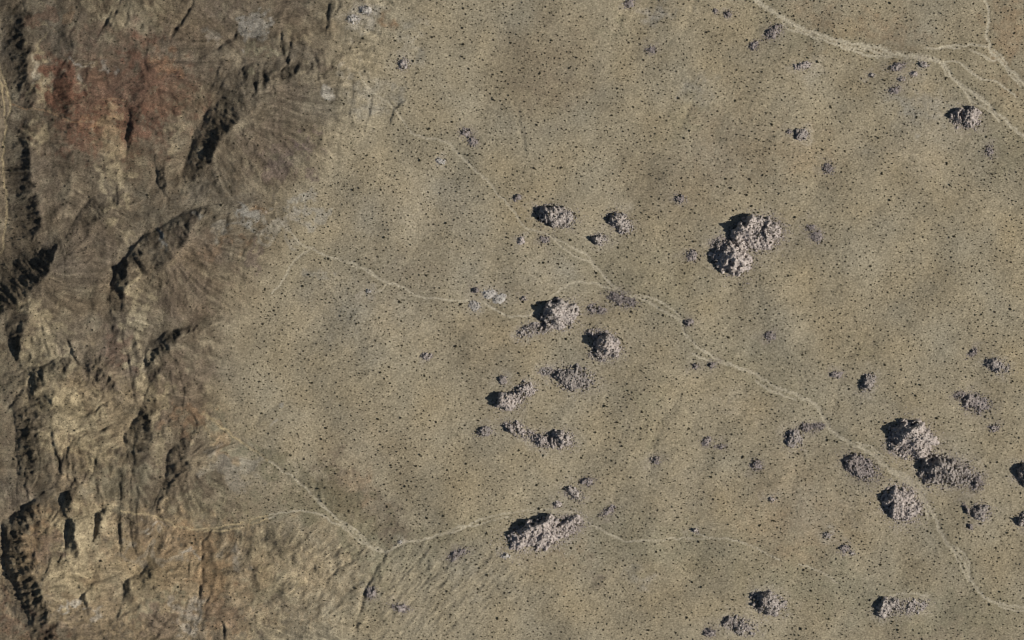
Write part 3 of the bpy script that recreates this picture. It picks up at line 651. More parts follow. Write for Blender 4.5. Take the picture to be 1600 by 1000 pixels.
# ------------------------------------------------------------------ boulder outcrops
# (name, label, lobes[(u,v,ru,rv,rot,height,peak u,peak v)], tone)
OUT = [
    ("boulder_outcrop", "grey boulder outcrop with a dark western face, above the bend of the long wash", [(868, 338, 31, 17, 12, 17, 853, 335)], 0),
    ("boulder_outcrop", "small outcrop with a diagonal dark cleft, right of the grey outcrop above the long wash", [(968, 348, 22, 14, 35, 15, 965, 345)], 0),
    ("boulder_outcrop", "compact outcrop with a black left side, just below the outcrop with the diagonal cleft", [(937, 374, 14, 9, 8, 13, 929, 372)], 0),
    ("boulder_outcrop", "large two lobed mound of pale boulders standing alone right of centre", [(1182, 366, 42, 29, -8, 29, 1158, 352), (1203, 362, 20, 18, 0, 25, 1196, 362), (1144, 403, 32, 27, 30, 29, 1145, 408), (1126, 382, 15, 10, 0, 8, 1126, 382)], 1),
    ("boulder_outcrop", "tall mound with a black wedge shadow on its left and loose boulders at lower left", [(874, 493, 32, 24, -18, 26, 861, 485), (823, 517, 16, 9, -20, 6, 820, 515), (845, 513, 12, 8, 0, 6, 845, 513)], 0),
    ("boulder_outcrop", "rounded pinkish mound with a black hollow, below the end of the tributary wash", [(949, 541, 24, 20, 10, 24, 945, 533), (932, 521, 17, 7, 0, 8, 930, 520), (934, 555, 14, 8, 10, 7, 934, 555)], 1),
    ("boulder_outcrop", "wide low heap of big grey boulders below the pinkish mound with the hollow", [(896, 592, 34, 19, 6, 11, 880, 590), (854, 580, 11, 6, 0, 4, 854, 580)], 0),
    ("boulder_outcrop", "pale tilted outcrop with a black notch on its left tip, above the long ridge", [(796, 625, 24, 14, -20, 15, 784, 625), (818, 611, 19, 12, -30, 8, 815, 610)], 1),
    ("boulder_outcrop", "single pale knob just above the pale tilted outcrop", [(786, 593, 7, 7, 0, 7, 785, 593)], 1),
    ("boulder_outcrop", "long low boulder ridge running from upper left to lower right", [(811, 672, 27, 10, 24, 8, 798, 667), (848, 688, 18, 10, 10, 10, 843, 684), (878, 687, 20, 14, 12, 14, 873, 682)], 1),
    ("boulder_outcrop", "small boulder cluster off the left end of the long boulder ridge", [(757, 674, 14, 7, -10, 6, 752, 673)], 0),
    ("boulder_outcrop", "biggest southern mound with a black pointed shadow, beside the curve of the thin channel", [(845, 834, 53, 25, -16, 27, 836, 818), (886, 821, 24, 14, -15, 13, 882, 818)], 1),
    ("boulder_outcrop", "small grey outcrop above the right end of the biggest southern mound", [(897, 771, 17, 9, 25, 8, 886, 766)], 0),
    ("boulder_outcrop", "dim purple grey outcrop just above the small grey outcrop near the southern mound", [(918, 752, 13, 7, 0, 5, 914, 750)], 2),
    ("boulder_outcrop", "flat dark grey rubble patch touching the lower side of the long wash", [(970, 468, 24, 11, 20, 5, 965, 466)], 2),
    ("boulder_outcrop", "tall mound with a large black shadow, upper one of the pair right of the wash", [(1426, 687, 38, 29, 22, 31, 1424, 670), (1400, 700, 16, 10, 40, 9, 1400, 700)], 1),
    ("boulder_outcrop", "broad mound with two black hollows, lower one of the pair right of the wash", [(1468, 736, 34, 25, 15, 25, 1465, 725), (1483, 733, 22, 16, 0, 20, 1485, 732), (1503, 742, 28, 18, 15, 8, 1500, 740)], 0),
    ("boulder_outcrop", "small dark boulder knot at the right end of the broad two hollow mound", [(1526, 754, 11, 13, 0, 8, 1526, 752)], 2),
    ("boulder_outcrop", "pinkish mound with a ragged dark left side, inside the bend of the wash", [(1409, 786, 33, 28, 40, 19, 1398, 782)], 1),
    ("boulder_outcrop", "low pinkish rubble slope on the left bank of the wash above its sharp bend", [(1347, 731, 31, 17, 28, 10, 1328, 722)], 2),
    ("boulder_outcrop", "round boulder pile left of the wash, lower of two neighbours", [(1240, 684, 15, 14, 30, 10, 1236, 682)], 0),
    ("boulder_outcrop", "low dark boulder pile left of the wash, upper of two neighbours", [(1259, 668, 9, 8, 0, 7, 1257, 667), (1275, 667, 14, 7, -10, 4, 1275, 667)], 2),
    ("boulder_outcrop", "round grey mound beside a short dark slot, below the broad two hollow mound", [(1533, 799, 15, 14, 0, 9, 1531, 797)], 0),
    ("boulder_outcrop", "low speckled mound of small boulders near the right edge above the tall mounds", [(1524, 630, 26, 16, 12, 9, 1512, 626), (1500, 618, 9, 6, 0, 4, 1500, 618)], 2),
    ("boulder_outcrop", "small dark topped outcrop near the right edge, above the low speckled mound", [(1558, 571, 20, 10, 20, 10, 1548, 568)], 0),
    ("boulder_outcrop", "narrow tilted outcrop on bare ground, right of a smaller one", [(1356, 598, 10, 16, 35, 10, 1354, 596)], 0),
    ("boulder_outcrop", "little flat outcrop on bare ground, left of the narrow tilted outcrop", [(1306, 586, 10, 6, 0, 6, 1304, 585)], 2),
    ("boulder_outcrop", "twin peaked mound with two black shadows beside the braided wash at upper right", [(1498, 184, 13, 14, 10, 13, 1499, 178), (1516, 185, 17, 17, 10, 19, 1515, 180)], 1),
    ("boulder_outcrop", "small round knob left of a bare pale flat at upper right", [(1253, 211, 11, 9, 10, 9, 1247, 209)], 0),
    ("boulder_outcrop", "flat row of pale boulders above the small round knob at upper right", [(1253, 103, 15, 6, -10, 6, 1248, 103)], 1),
    ("boulder_outcrop", "small boulder pile on the lower bank of the braided wash where it turns", [(1443, 101, 9, 5, 10, 7, 1441, 100)], 0),
    ("boulder_outcrop", "dark low rocks just left of the boulder pile at the wash turn", [(1402, 104, 14, 6, -12, 5, 1400, 103)], 2),
    ("boulder_outcrop", "two pale rocks below the dark low rocks by the braided wash", [(1427, 116, 7, 5, 0, 5, 1427, 116), (1408, 124, 6, 4, 0, 5, 1408, 124)], 1),
    ("boulder_outcrop", "low purple grey rocks lowest of the cluster under the braided wash", [(1397, 141, 9, 6, -20, 4, 1397, 141)], 2),
    ("boulder_outcrop", "small rock knob alone left of the cluster under the braided wash", [(1362, 117, 5, 4, 0, 5, 1362, 117)], 0),
    ("boulder_outcrop", "tilted purple grey outcrop near the top, left of the braided wash", [(1208, 50, 16, 9, -40, 7, 1204, 50)], 2),
    ("pale_rock_slab", "pale flat rock slabs right of the dark knob by the tributary wash", [(765, 459, 13, 8, 15, 3.5, 765, 459), (780, 466, 11, 7, -20, 3, 780, 466)], 3),
    ("pale_rock_slab", "brightest pale rock slab, just below the tributary wash", [(742, 478, 10, 8, 30, 3.5, 742, 478)], 3),
    ("boulder_outcrop", "small black shaded knob left of the pale flat slabs", [(743, 453, 6, 5, 0, 8, 745, 453)], 2),
    ("boulder_outcrop", "rugged mound with a black centre near the bottom edge right of centre", [(1202, 943, 25, 18, 10, 18, 1199, 936), (1183, 938, 11, 12, 0, 10, 1184, 935)], 0),
    ("boulder_outcrop", "broken boulder field at the bottom edge below the rugged black centred mound", [(1162, 979, 22, 14, 20, 9, 1156, 977), (1139, 972, 12, 9, 0, 9, 1139, 970)], 0),
    ("boulder_outcrop", "small dark outcrop leftmost of three at the bottom edge", [(1108, 988, 11, 7, 0, 8, 1109, 987)], 2),
    ("boulder_outcrop", "grey outcrop fading right into loose stones near the bottom right", [(1386, 949, 23, 15, -15, 12, 1377, 945), (1425, 948, 24, 11, -5, 2.6, 1420, 946)], 0),
    ("boulder_outcrop", "black shaded mound cut by the right edge, upper of two", [(1604, 739, 20, 18, 0, 18, 1603, 737)], 0),
    ("boulder_outcrop", "dark mound cut by the right edge, lower of two", [(1602, 813, 15, 13, 0, 13, 1600, 812)], 0),
    ("boulder_outcrop", "small scattered rocks, middle of three in open ground, above the bottom right outcrops", [(1319, 857, 9, 7, -20, 5, 1317, 856)], 2),
    ("boulder_outcrop", "small rock knob upper left of the middle scattered rocks", [(1293, 836, 7, 5, 0, 5, 1291, 836)], 0),
    ("boulder_outcrop", "smallest rock knob lower right of the middle scattered rocks", [(1332, 864, 5, 4, 0, 4, 1331, 864)], 0),
    ("boulder_outcrop", "low pale stones right of the large two lobed mound", [(1266, 356, 9, 4, 0, 3, 1266, 356), (1275, 370, 11, 10, 20, 3.5, 1275, 370)], 2),
    ("boulder_outcrop", "low dim rocks in open ground below the small round knob at upper right", [(1294, 263, 10, 9, 30, 4, 1291, 263)], 2),
    ("boulder_outcrop", "low dim rocks left of the large two lobed mound", [(1081, 400, 9, 10, 0, 4, 1079, 399)], 2),
    ("boulder_outcrop", "low dim rocks below the large two lobed mound", [(1203, 525, 8, 8, 0, 4, 1201, 525)], 2),
    ("boulder_outcrop", "pale knob on the lower side of the long wash, left of its flat bend", [(814, 376, 6, 7, 0, 6, 813, 375)], 1),
    ("boulder_outcrop", "low stones just under the flat bend of the long wash", [(851, 374, 8, 6, 10, 3.5, 851, 374)], 2),
    ("boulder_outcrop", "dark boulder cluster in a gully near the top left of the plain", [(630, 101, 10, 9, -40, 6, 628, 101)], 0),
    ("boulder_outcrop", "low grey stones right of the head of the long wash", [(728, 208, 9, 8, 20, 4, 727, 208), (738, 221, 8, 8, 30, 4, 737, 220)], 2),
    ("boulder_outcrop", "pale grey outcrop at the top edge where the hills meet the plain", [(571, 17, 10, 7, 10, 6, 569, 17), (553, 31, 10, 8, 0, 4, 553, 31)], 3),
    ("boulder_outcrop", "small pale outcrop alone in the middle of the shrub plain", [(667, 556, 9, 6, 0, 6, 664, 556)], 1),
    ("boulder_outcrop", "tiny pale rock below the thin tributary wash", [(576, 455, 5, 3.5, 0, 4, 576, 455)], 3),
    ("boulder_outcrop", "low dark rocks on the plain left of the two neighbouring boulder piles", [(1104, 690, 9, 7, -20, 5, 1102, 689), (1126, 698, 9, 4, 0, 4, 1126, 698)], 2),
    ("boulder_outcrop", "single dark rough rock pile below the low dark rocks on the plain", [(1182, 727, 9, 9, 0, 5, 1180, 726)], 2),
    ("boulder_outcrop", "small rock on the right bank of the long wash at its steep bend", [(1076, 504, 8, 6, 0, 6, 1075, 503)], 2),
    ("boulder_outcrop", "two small rocks just below the long wash where it splits", [(1087, 572, 6, 5, 0, 5, 1086, 571), (1112, 570, 5, 6, 0, 6, 1111, 569)], 2),
    ("boulder_outcrop", "pale stones in the open ground above the bottom edge left of centre", [(627, 949, 14, 7, 10, 4, 622, 948)], 2),
    ("boulder_outcrop", "small pale boulders left of the long wash above its middle", [(689, 252, 9, 5, 10, 4, 686, 252)], 3),
    ("boulder_outcrop", "small rock just above the biggest southern mound", [(871, 788, 7, 5, 0, 6, 869, 788)], 1),
    ("boulder_outcrop", "sparse rocks right of the small grey outcrop near the southern mound", [(950, 798, 14, 6, -30, 4, 950, 798)], 2),
    ("boulder_outcrop", "small rock at the start of the fine channel in the lower middle", [(1086, 829, 6, 5, 0, 6, 1085, 828)], 0),
    ("boulder_outcrop", "low rocks with a pale top in the open ground above the large two lobed mound", [(1062, 311, 10, 7, 10, 5, 1060, 310)], 2),
    ("boulder_outcrop", "narrow dark fin of rock left of the round grey mound", [(1511, 796, 4.5, 12, -28, 8, 1511, 796)], 2),
    ("boulder_outcrop", "dark rock stub below the narrow dark fin of rock", [(1516, 823, 5, 5, 0, 7, 1516, 822)], 2),
    ("boulder_outcrop", "pale little outcrop above the black shaded mound at the right edge", [(1553, 669, 9, 6, -15, 5, 1551, 668)], 2),
    ("boulder_outcrop", "sparse dark rocks left of the small dark topped outcrop near the right edge", [(1520, 551, 10, 6, -40, 4, 1520, 551)], 2),
    ("boulder_outcrop", "small pale rock in the open ground below the single dark rough rock pile", [(1206, 780, 6, 5, -30, 5, 1204, 780)], 1),
    ("boulder_outcrop", "low dark rocks in the shaded swell left of the low dark plain rocks", [(1024, 719, 8, 7, 0, 4, 1024, 719)], 2),
    ("boulder_outcrop", "small dark rocks above the left end of the grey outcrop by the wash bend", [(808, 309, 7, 5, -20, 6, 809, 308)], 2),
    ("boulder_outcrop", "pale boulders lost in the shrubs right of the biggest southern mound", [(790, 868, 7, 5, 0, 4, 790, 868)], 3),
    ("boulder_outcrop", "pale and dark stones on the rise left of the biggest southern mound", [(715, 865, 18, 8, -25, 4, 712, 864)], 2),
    ("boulder_outcrop", "sparse rocks at the top edge right of centre beside a pale patch", [(983, 6, 9, 7, -35, 5, 983, 5)], 2),
    ("boulder_outcrop", "small dark rocks near the top edge right of the pale patch", [(1137, 22, 6, 6, -40, 6, 1137, 21), (1118, 18, 4, 4, 0, 4, 1118, 18)], 2),
    ("boulder_outcrop", "low grey stones in the upper plain left of the tilted purple grey outcrop", [(1178, 71, 8, 8, 0, 4, 1178, 70)], 2),
    ("boulder_outcrop", "pale weathered stones below the twin peaked mound at upper right", [(1546, 236, 7, 10, -10, 4, 1545, 235)], 2),
    ("boulder_outcrop", "low rocks just left of the small round knob at upper right", [(1233, 206, 5, 4, 0, 5, 1233, 206)], 2),
    ("boulder_outcrop", "small boulders at the upper fork of the dark gully below the thin channel", [(625, 847, 4, 3, 0, 4, 625, 847)], 3),
    ("boulder_outcrop", "grey stones in the dark gully below the thin channel", [(580, 925, 9, 10, -30, 4, 578, 924)], 2),
    ("boulder_outcrop", "low grey stones half buried near the top of the plain", [(1017, 78, 9, 7, 0, 3.5, 1016, 78)], 2),
    ("boulder_outcrop", "low pale rocks inside the loop of the tributary wash", [(818, 466, 6, 4, 0, 3, 818, 466)], 2),
    ("boulder_outcrop", "low grey stones left of and below the flat dark rubble patch at the long wash", [(925, 482, 8, 8, 0, 3.5, 925, 482), (939, 485, 8, 6, 0, 3.5, 939, 485)], 2),
]
# bleached grit round the feet of the outcrops
for (nm, lb, lobes, tone) in OUT:
    for (cu, cv, ru, rv, rot, h, pu, pv) in lobes:
        reach = max(ru, rv) * 1.9 + 14
        i0, i1 = max(0, int((cu - reach + M) / STEP)), min(NU, int((cu + reach + M) / STEP) + 1)
        j0, j1 = max(0, int((cv - reach + M) / STEP)), min(NV, int((cv + reach + M) / STEP) + 1)
        sl = (slice(j0, j1), slice(i0, i1))
        a = R(rot)
        x, y = U[sl] + .35 * wu[sl] - cu, V[sl] + .35 * wv[sl] - cv
        p, q = (x * math.cos(a) + y * math.sin(a)) / (ru + 4), (-x * math.sin(a) + y * math.cos(a)) / (rv + 4)
        g = (.7 * np.exp(-.8 * np.power(p * p + q * q, 1.3)) * np.clip(.85 + .4 * m3[sl] + .25 * m1[sl], .1, 1.4))[..., None]
        c = np.array([.31, .27, .205] if tone != 2 else [.24, .205, .155])
        base[sl] = base[sl] * (1 - g) + c * g
base = np.clip(base, .02, .7)

# ------------------------------------------------------------------ materials
def new_mat(name):
    m = bpy.data.materials.new(name)
    m.use_nodes = True
    nt = m.node_tree
    nt.nodes.clear()
    out = nt.nodes.new("ShaderNodeOutputMaterial")
    b = nt.nodes.new("ShaderNodeBsdfPrincipled")
    b.inputs["Roughness"].default_value = .95
    b.inputs["Specular IOR Level"].default_value = .12
    nt.links.new(b.outputs[0], out.inputs[0])
    return m, nt, b


def node(nt, kind, **kw):
    n = nt.nodes.new(kind)
    for k, v in kw.items():
        setattr(n, k, v)
    return n


def noise_val(nt, scale, detail, vec, lo, hi, rough=.6):
    n = node(nt, "ShaderNodeTexNoise")
    n.inputs["Scale"].default_value = scale
    n.inputs["Detail"].default_value = detail
    n.inputs["Roughness"].default_value = rough
    nt.links.new(vec, n.inputs["Vector"])
    r = node(nt, "ShaderNodeMapRange")
    r.inputs["From Min"].default_value = .28
    r.inputs["From Max"].default_value = .72
    r.inputs["To Min"].default_value = lo
    r.inputs["To Max"].default_value = hi
    nt.links.new(n.outputs["Fac"], r.inputs["Value"])
    return r.outputs[0], n


def mul_col(nt, c, f):
    x = node(nt, "ShaderNodeMix", data_type='RGBA', blend_type='MULTIPLY')
    x.inputs["Factor"].default_value = 1
    nt.links.new(c, x.inputs[6])
    nt.links.new(f, x.inputs[7])
    return x.outputs[2]


def soil_material():
    m, nt, b = new_mat("desert_soil")
    at = node(nt, "ShaderNodeAttribute", attribute_name="soil")
    g = node(nt, "ShaderNodeNewGeometry")
    mp = node(nt, "ShaderNodeMapping")
    mp.inputs["Scale"].default_value = (1, 1.45, 1)
    nt.links.new(g.outputs["Position"], mp.inputs["Vector"])
    f1, n1 = noise_val(nt, .30, 3, mp.outputs[0], .62, 1.38, .75)
    f2, _ = noise_val(nt, .045, 3, g.outputs["Position"], .95, 1.05)
    f3, n3 = noise_val(nt, .8, 2, mp.outputs[0], .66, 1.34, .7)
    c = mul_col(nt, at.outputs["Color"], f1)
    c = mul_col(nt, c, f2)
    c = mul_col(nt, c, f3)
    nt.links.new(c, b.inputs["Base Color"])
    bp = node(nt, "ShaderNodeBump")
    bp.inputs["Strength"].default_value = .5
    bp.inputs["Distance"].default_value = 1.0
    nt.links.new(n1.outputs["Fac"], bp.inputs["Height"])
    nt.links.new(bp.outputs[0], b.inputs["Normal"])
    return m


def rock_material(name, c0, c1, c2):
    m, nt, b = new_mat(name)
    g = node(nt, "ShaderNodeNewGeometry")
    oi = node(nt, "ShaderNodeObjectInfo")
    n = node(nt, "ShaderNodeTexNoise")
    n.inputs["Scale"].default_value = .22
    n.inputs["Detail"].default_value = 5
    n.inputs["Roughness"].default_value = .7
    nt.links.new(g.outputs["Position"], n.inputs["Vector"])
    cr = node(nt, "ShaderNodeValToRGB")
    e = cr.color_ramp.elements
    e[0].position, e[0].color = .33, (*c0, 1)
    e[1].position, e[1].color = .66, (*c2, 1)
    k = e.new(.5)
    k.color = (*c1, 1)
    nt.links.new(n.outputs["Fac"], cr.inputs["Fac"])
    r = node(nt, "ShaderNodeMapRange")
    r.inputs["To Min"].default_value = .72
    r.inputs["To Max"].default_value = 1.2
    nt.links.new(oi.outputs["Random"], r.inputs["Value"])
    c = mul_col(nt, cr.outputs["Color"], r.outputs[0])
    f, n2 = noise_val(nt, .9, 4, g.outputs["Position"], .78, 1.2)
    c = mul_col(nt, c, f)
    nt.links.new(c, b.inputs["Base Color"])
    bp = node(nt, "ShaderNodeBump")
    bp.inputs["Strength"].default_value = .6
    bp.inputs["Distance"].default_value = .6
    nt.links.new(n2.outputs["Fac"], bp.inputs["Height"])
    nt.links.new(bp.outputs[0], b.inputs["Normal"])
    return m


def leaf_material(name, c0, c1):
    m, nt, b = new_mat(name)
    g = node(nt, "ShaderNodeNewGeometry")
    n = node(nt, "ShaderNodeTexNoise")
    n.inputs["Scale"].default_value = .15
    n.inputs["Detail"].default_value = 4
    nt.links.new(g.outputs["Position"], n.inputs["Vector"])
    cr = node(nt, "ShaderNodeValToRGB")
    cr.color_ramp.elements[0].position, cr.color_ramp.elements[0].color = .35, (*c0, 1)
    cr.color_ramp.elements[1].position, cr.color_ramp.elements[1].color = .65, (*c1, 1)
    nt.links.new(n.outputs["Fac"], cr.inputs["Fac"])
    nt.links.new(cr.outputs["Color"], b.inputs["Base Color"])
    return m


SOIL = soil_material()
ROCK = [rock_material("granite_grey", (.17, .145, .127), (.295, .256, .225), (.39, .345, .307)),
        rock_material("granite_pink", (.20, .168, .147), (.335, .288, .254), (.44, .382, .34)),
        rock_material("granite_dusky", (.15, .126, .115), (.235, .20, .18), (.33, .285, .255)),
        rock_material("granite_pale", (.25, .225, .195), (.35, .32, .28), (.44, .405, .355))]
LEAF = leaf_material("shrub_foliage", (.042, .036, .022), (.066, .055, .033))
LEAF2 = leaf_material("low_brush", (.085, .075, .045), (.125, .105, .064))
WOOD, _nt, _b = new_mat("shrub_wood")
_b.inputs["Base Color"].default_value = (.12, .09, .06, 1)


def mesh_np(name, verts, faces, mat, colour=None):
    """Mesh from arrays; faces is (n,3) or (n,4)."""
    me = bpy.data.meshes.new(name)
    nv, nf, k = len(verts), len(faces), faces.shape[1]
    me.vertices.add(nv)
    me.vertices.foreach_set("co", np.ascontiguousarray(verts, np.float32).ravel())
    me.loops.add(nf * k)
    me.loops.foreach_set("vertex_index", np.ascontiguousarray(faces, np.int32).ravel())
    me.polygons.add(nf)
    me.polygons.foreach_set("loop_start", np.arange(nf, dtype=np.int32) * k)
    me.update(calc_edges=True)
    me.materials.append(mat)
    if colour is not None:
        ca = me.color_attributes.new("soil", 'FLOAT_COLOR', 'POINT')
        rgba = np.ones((nv, 4), np.float32)
        rgba[:, :3] = colour
        ca.data.foreach_set("color", rgba.ravel())
    return me


def link(name, data, parent=None, loc=None, **props):
    o = bpy.data.objects.new(name, data)
    col.objects.link(o)
    if parent is not None:
        o.parent = parent
    if loc is not None:
        o.location = loc
    for k, v in props.items():
        o[k] = v
    return o


# ------------------------------------------------------------------ ground, hills and washes out of one grid, cut along their borders
grow = 30.0 * 1.28 ** np.arange(24)
tail = np.cumsum(grow)
XS = np.concatenate([US[0] - tail[::-1], US, US[-1] + tail])
YS = np.concatenate([VS[0] - tail[::-1], VS, VS[-1] + tail])
n0 = len(tail)
XX, YY = np.meshgrid(XS, YS)
ZZ = np.empty(XX.shape, np.float32)
CC = np.empty(XX.shape + (3,), np.float32)
iu = np.clip(np.arange(len(XS)) - n0, 0, NU - 1)
iv = np.clip(np.arange(len(YS)) - n0, 0, NV - 1)
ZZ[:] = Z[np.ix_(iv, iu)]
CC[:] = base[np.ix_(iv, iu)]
far = np.maximum(np.maximum(US[0] - XX, XX - US[-1]), np.maximum(VS[0] - YY, YY - VS[-1]))
far = np.clip(far, 0, None)
bl = sstep(0, 900, far)
roll = (30 * np.sin(XX / 410 + 1.3 * np.sin(YY / 530)) * np.cos(YY / 370 + .8) + 18 * np.sin(XX / 170 + YY / 230)) * sstep(200, -600, XX) + 20 * sstep(200, -600, XX)
ZZ = ZZ * (1 - bl) + (plain_z(np.clip(XX, -900, 2500), 500) + roll) * bl
mean_c = np.where((XX < 300)[..., None], HILLC, PLAIN)
b2 = sstep(0, 300, far)[..., None]
CC = CC * (1 - b2) + mean_c * b2
WI = np.full(XX.shape, -1)
WI[:] = wash_id[np.ix_(iv, iu)]
WI[far > 0] = -1
NXX, NYY = len(XS), len(YS)
idx = np.arange(NXX * NYY).reshape(NYY, NXX)
quad = np.stack([idx[1:, :-1], idx[1:, 1:], idx[:-1, 1:], idx[:-1, :-1]], -1).reshape(-1, 4)
wq = np.max(np.stack([WI[1:, :-1], WI[1:, 1:], WI[:-1, 1:], WI[:-1, :-1]], -1), -1)
cu_, cv_ = (XX[1:, :-1] + XX[:-1, 1:]) * .5, (YY[1:, :-1] + YY[:-1, 1:]) * .5
hq = inside(FOOT + [(450, 60000), (-60000, 60000), (-60000, -60000), (560, -60000)], cu_, cv_)
kind = np.where(wq >= 0, wq + 2, np.where(hq, 1, 0)).reshape(-1)
VERT = np.stack([XX - 800, 500 - YY, ZZ], -1).reshape(-1, 3)
VCOL = CC.reshape(-1, 3)


def cut(name, k, **props):
    f = quad[kind == k]
    if not len(f):
        return
    used, inv = np.unique(f, return_inverse=True)
    me = mesh_np(name, VERT[used], inv.reshape(-1, 4), SOIL, VCOL[used])
    return link(name, me, kind="structure", **props)


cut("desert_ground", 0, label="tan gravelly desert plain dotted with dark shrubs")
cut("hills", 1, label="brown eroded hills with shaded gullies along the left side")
for w, (lab, _) in enumerate(WASHES):
    cut("trail" if w == 8 else "dry_wash", w + 2, label=lab)

# ------------------------------------------------------------------ boulders
ICO_V, ICO_F = None, None


def ico(sub):
    import bmesh
    bm = bmesh.new()
    bmesh.ops.create_icosphere(bm, subdivisions=sub, radius=1.0)
    v = np.array([x.co[:] for x in bm.verts])
    f = np.array([[x.index for x in p.verts] for p in bm.faces])
    bm.free()
    return v, f


V2, F2 = ico(2)
V1, F1 = ico(1)


def boulder_shape(seed, v):
    g = np.random.default_rng(seed)
    p = v * np.array([1, g.uniform(.7, 1.0), g.uniform(.6, .95)])
    for _ in range(9):                       # flat joint faces
        n = g.standard_normal(3)
        n /= np.linalg.norm(n)
        d = g.uniform(.5, .82)
        s = p @ n
        p = p - np.where(s > d, s - d, 0)[:, None] * n
    return p + g.normal(0, .03, p.shape)


BOULDER = []
for k in range(14):
    BOULDER.append([mesh_np("boulder", boulder_shape(700 + k, V2), F2, ROCK[t]) for t in range(4)])
PEB = [boulder_shape(800 + k, V1) for k in range(10)]


def cell_bumps(u, v, size, seed):
    """Rounded blocks packed in a jittered grid: height 0..1 at each point and a random number per block."""
    g = np.random.default_rng(seed)
    n = 257
    ju, jv, jr = g.random((n, n)), g.random((n, n)), g.random((n, n))
    cu, cv = np.floor(u / size).astype(int), np.floor(v / size).astype(int)
    best = np.full(u.shape, 9.0)
    sec = np.full(u.shape, 9.0)
    rid = np.zeros(u.shape)
    for a in (-1, 0, 1):
        for b in (-1, 0, 1):
            i, j = (cu + a) % n, (cv + b) % n
            d = np.hypot(u / size - (cu + a + ju[j, i]), v / size - (cv + b + jv[j, i]))
            nearer = d < best
            sec = np.where(nearer, best, np.minimum(sec, d))
            rid = np.where(nearer, jr[j, i], rid)
            best = np.where(nearer, d, best)
    return np.clip((sec - best) * 1.6, 0, 1), rid


def lobe_t(lobe, u, v, irr):
    """0 at the peak, 1 on the foot line, for an off-centre peak inside an ellipse."""
    cu, cv, ru, rv, rot, h, pu, pv = lobe
    a = R(rot)
    ca, sa = math.cos(a), math.sin(a)

    def loc(x, y):
        return ((x - cu) * ca + (y - cv) * sa) / ru, (-(x - cu) * sa + (y - cv) * ca) / rv
    px, py = loc(pu, pv)
    k = math.hypot(px, py)
    if k > .72:
        px, py = px * .72 / k, py * .72 / k
    x, y = loc(u, v)
    dx, dy = x - px, y - py
    A = dx * dx + dy * dy + 1e-9
    B = px * dx + py * dy
    C = px * px + py * py - 1
    s = (-B + np.sqrt(B * B - A * C)) / A
    return (1.0 / s) * irr


def outcrop_height(lobes, u, v, seed):
    g = np.random.default_rng(9000 + seed)
    du, dv, lump = np.zeros(u.shape), np.zeros(u.shape), np.zeros(u.shape)
    size = min(1.0, math.sqrt(max(l[2] * l[3] for l in lobes)) / 22)
    for wl, am in ((40, 2.0), (23, 1.5), (13, 1.1), (7, .7)):
        for q in range(6):
            a, ph = g.uniform(0, 6.28), g.uniform(0, 6.28)
            w = am * size * np.sin((u * math.cos(a) + v * math.sin(a)) * 6.283 / (wl * max(size, .5)) + ph)
            if q < 2:
                du = du + w
            elif q < 4:
                dv = dv + w
            else:
                lump = lump + w * .22
    u, v = u + du, v + dv
    H = np.full(u.shape, -9.0)
    for lb in lobes:
        t = lobe_t(lb, u, v, 1.0)
        t = np.clip(t, 0, 3)
        h = lb[5] * (.86 if lb[5] < 12 else 1.08) * np.where(t < 1, .55 * (1 - np.power(t, 1.5)) + .45 * np.power(np.clip(1 - t, 0, 1), 1.15), 0) - 4.0 * np.clip(t - .9, 0, 2)
        H = np.maximum(H, h)
    return H + lump * np.clip(H / 6, 0, 1)


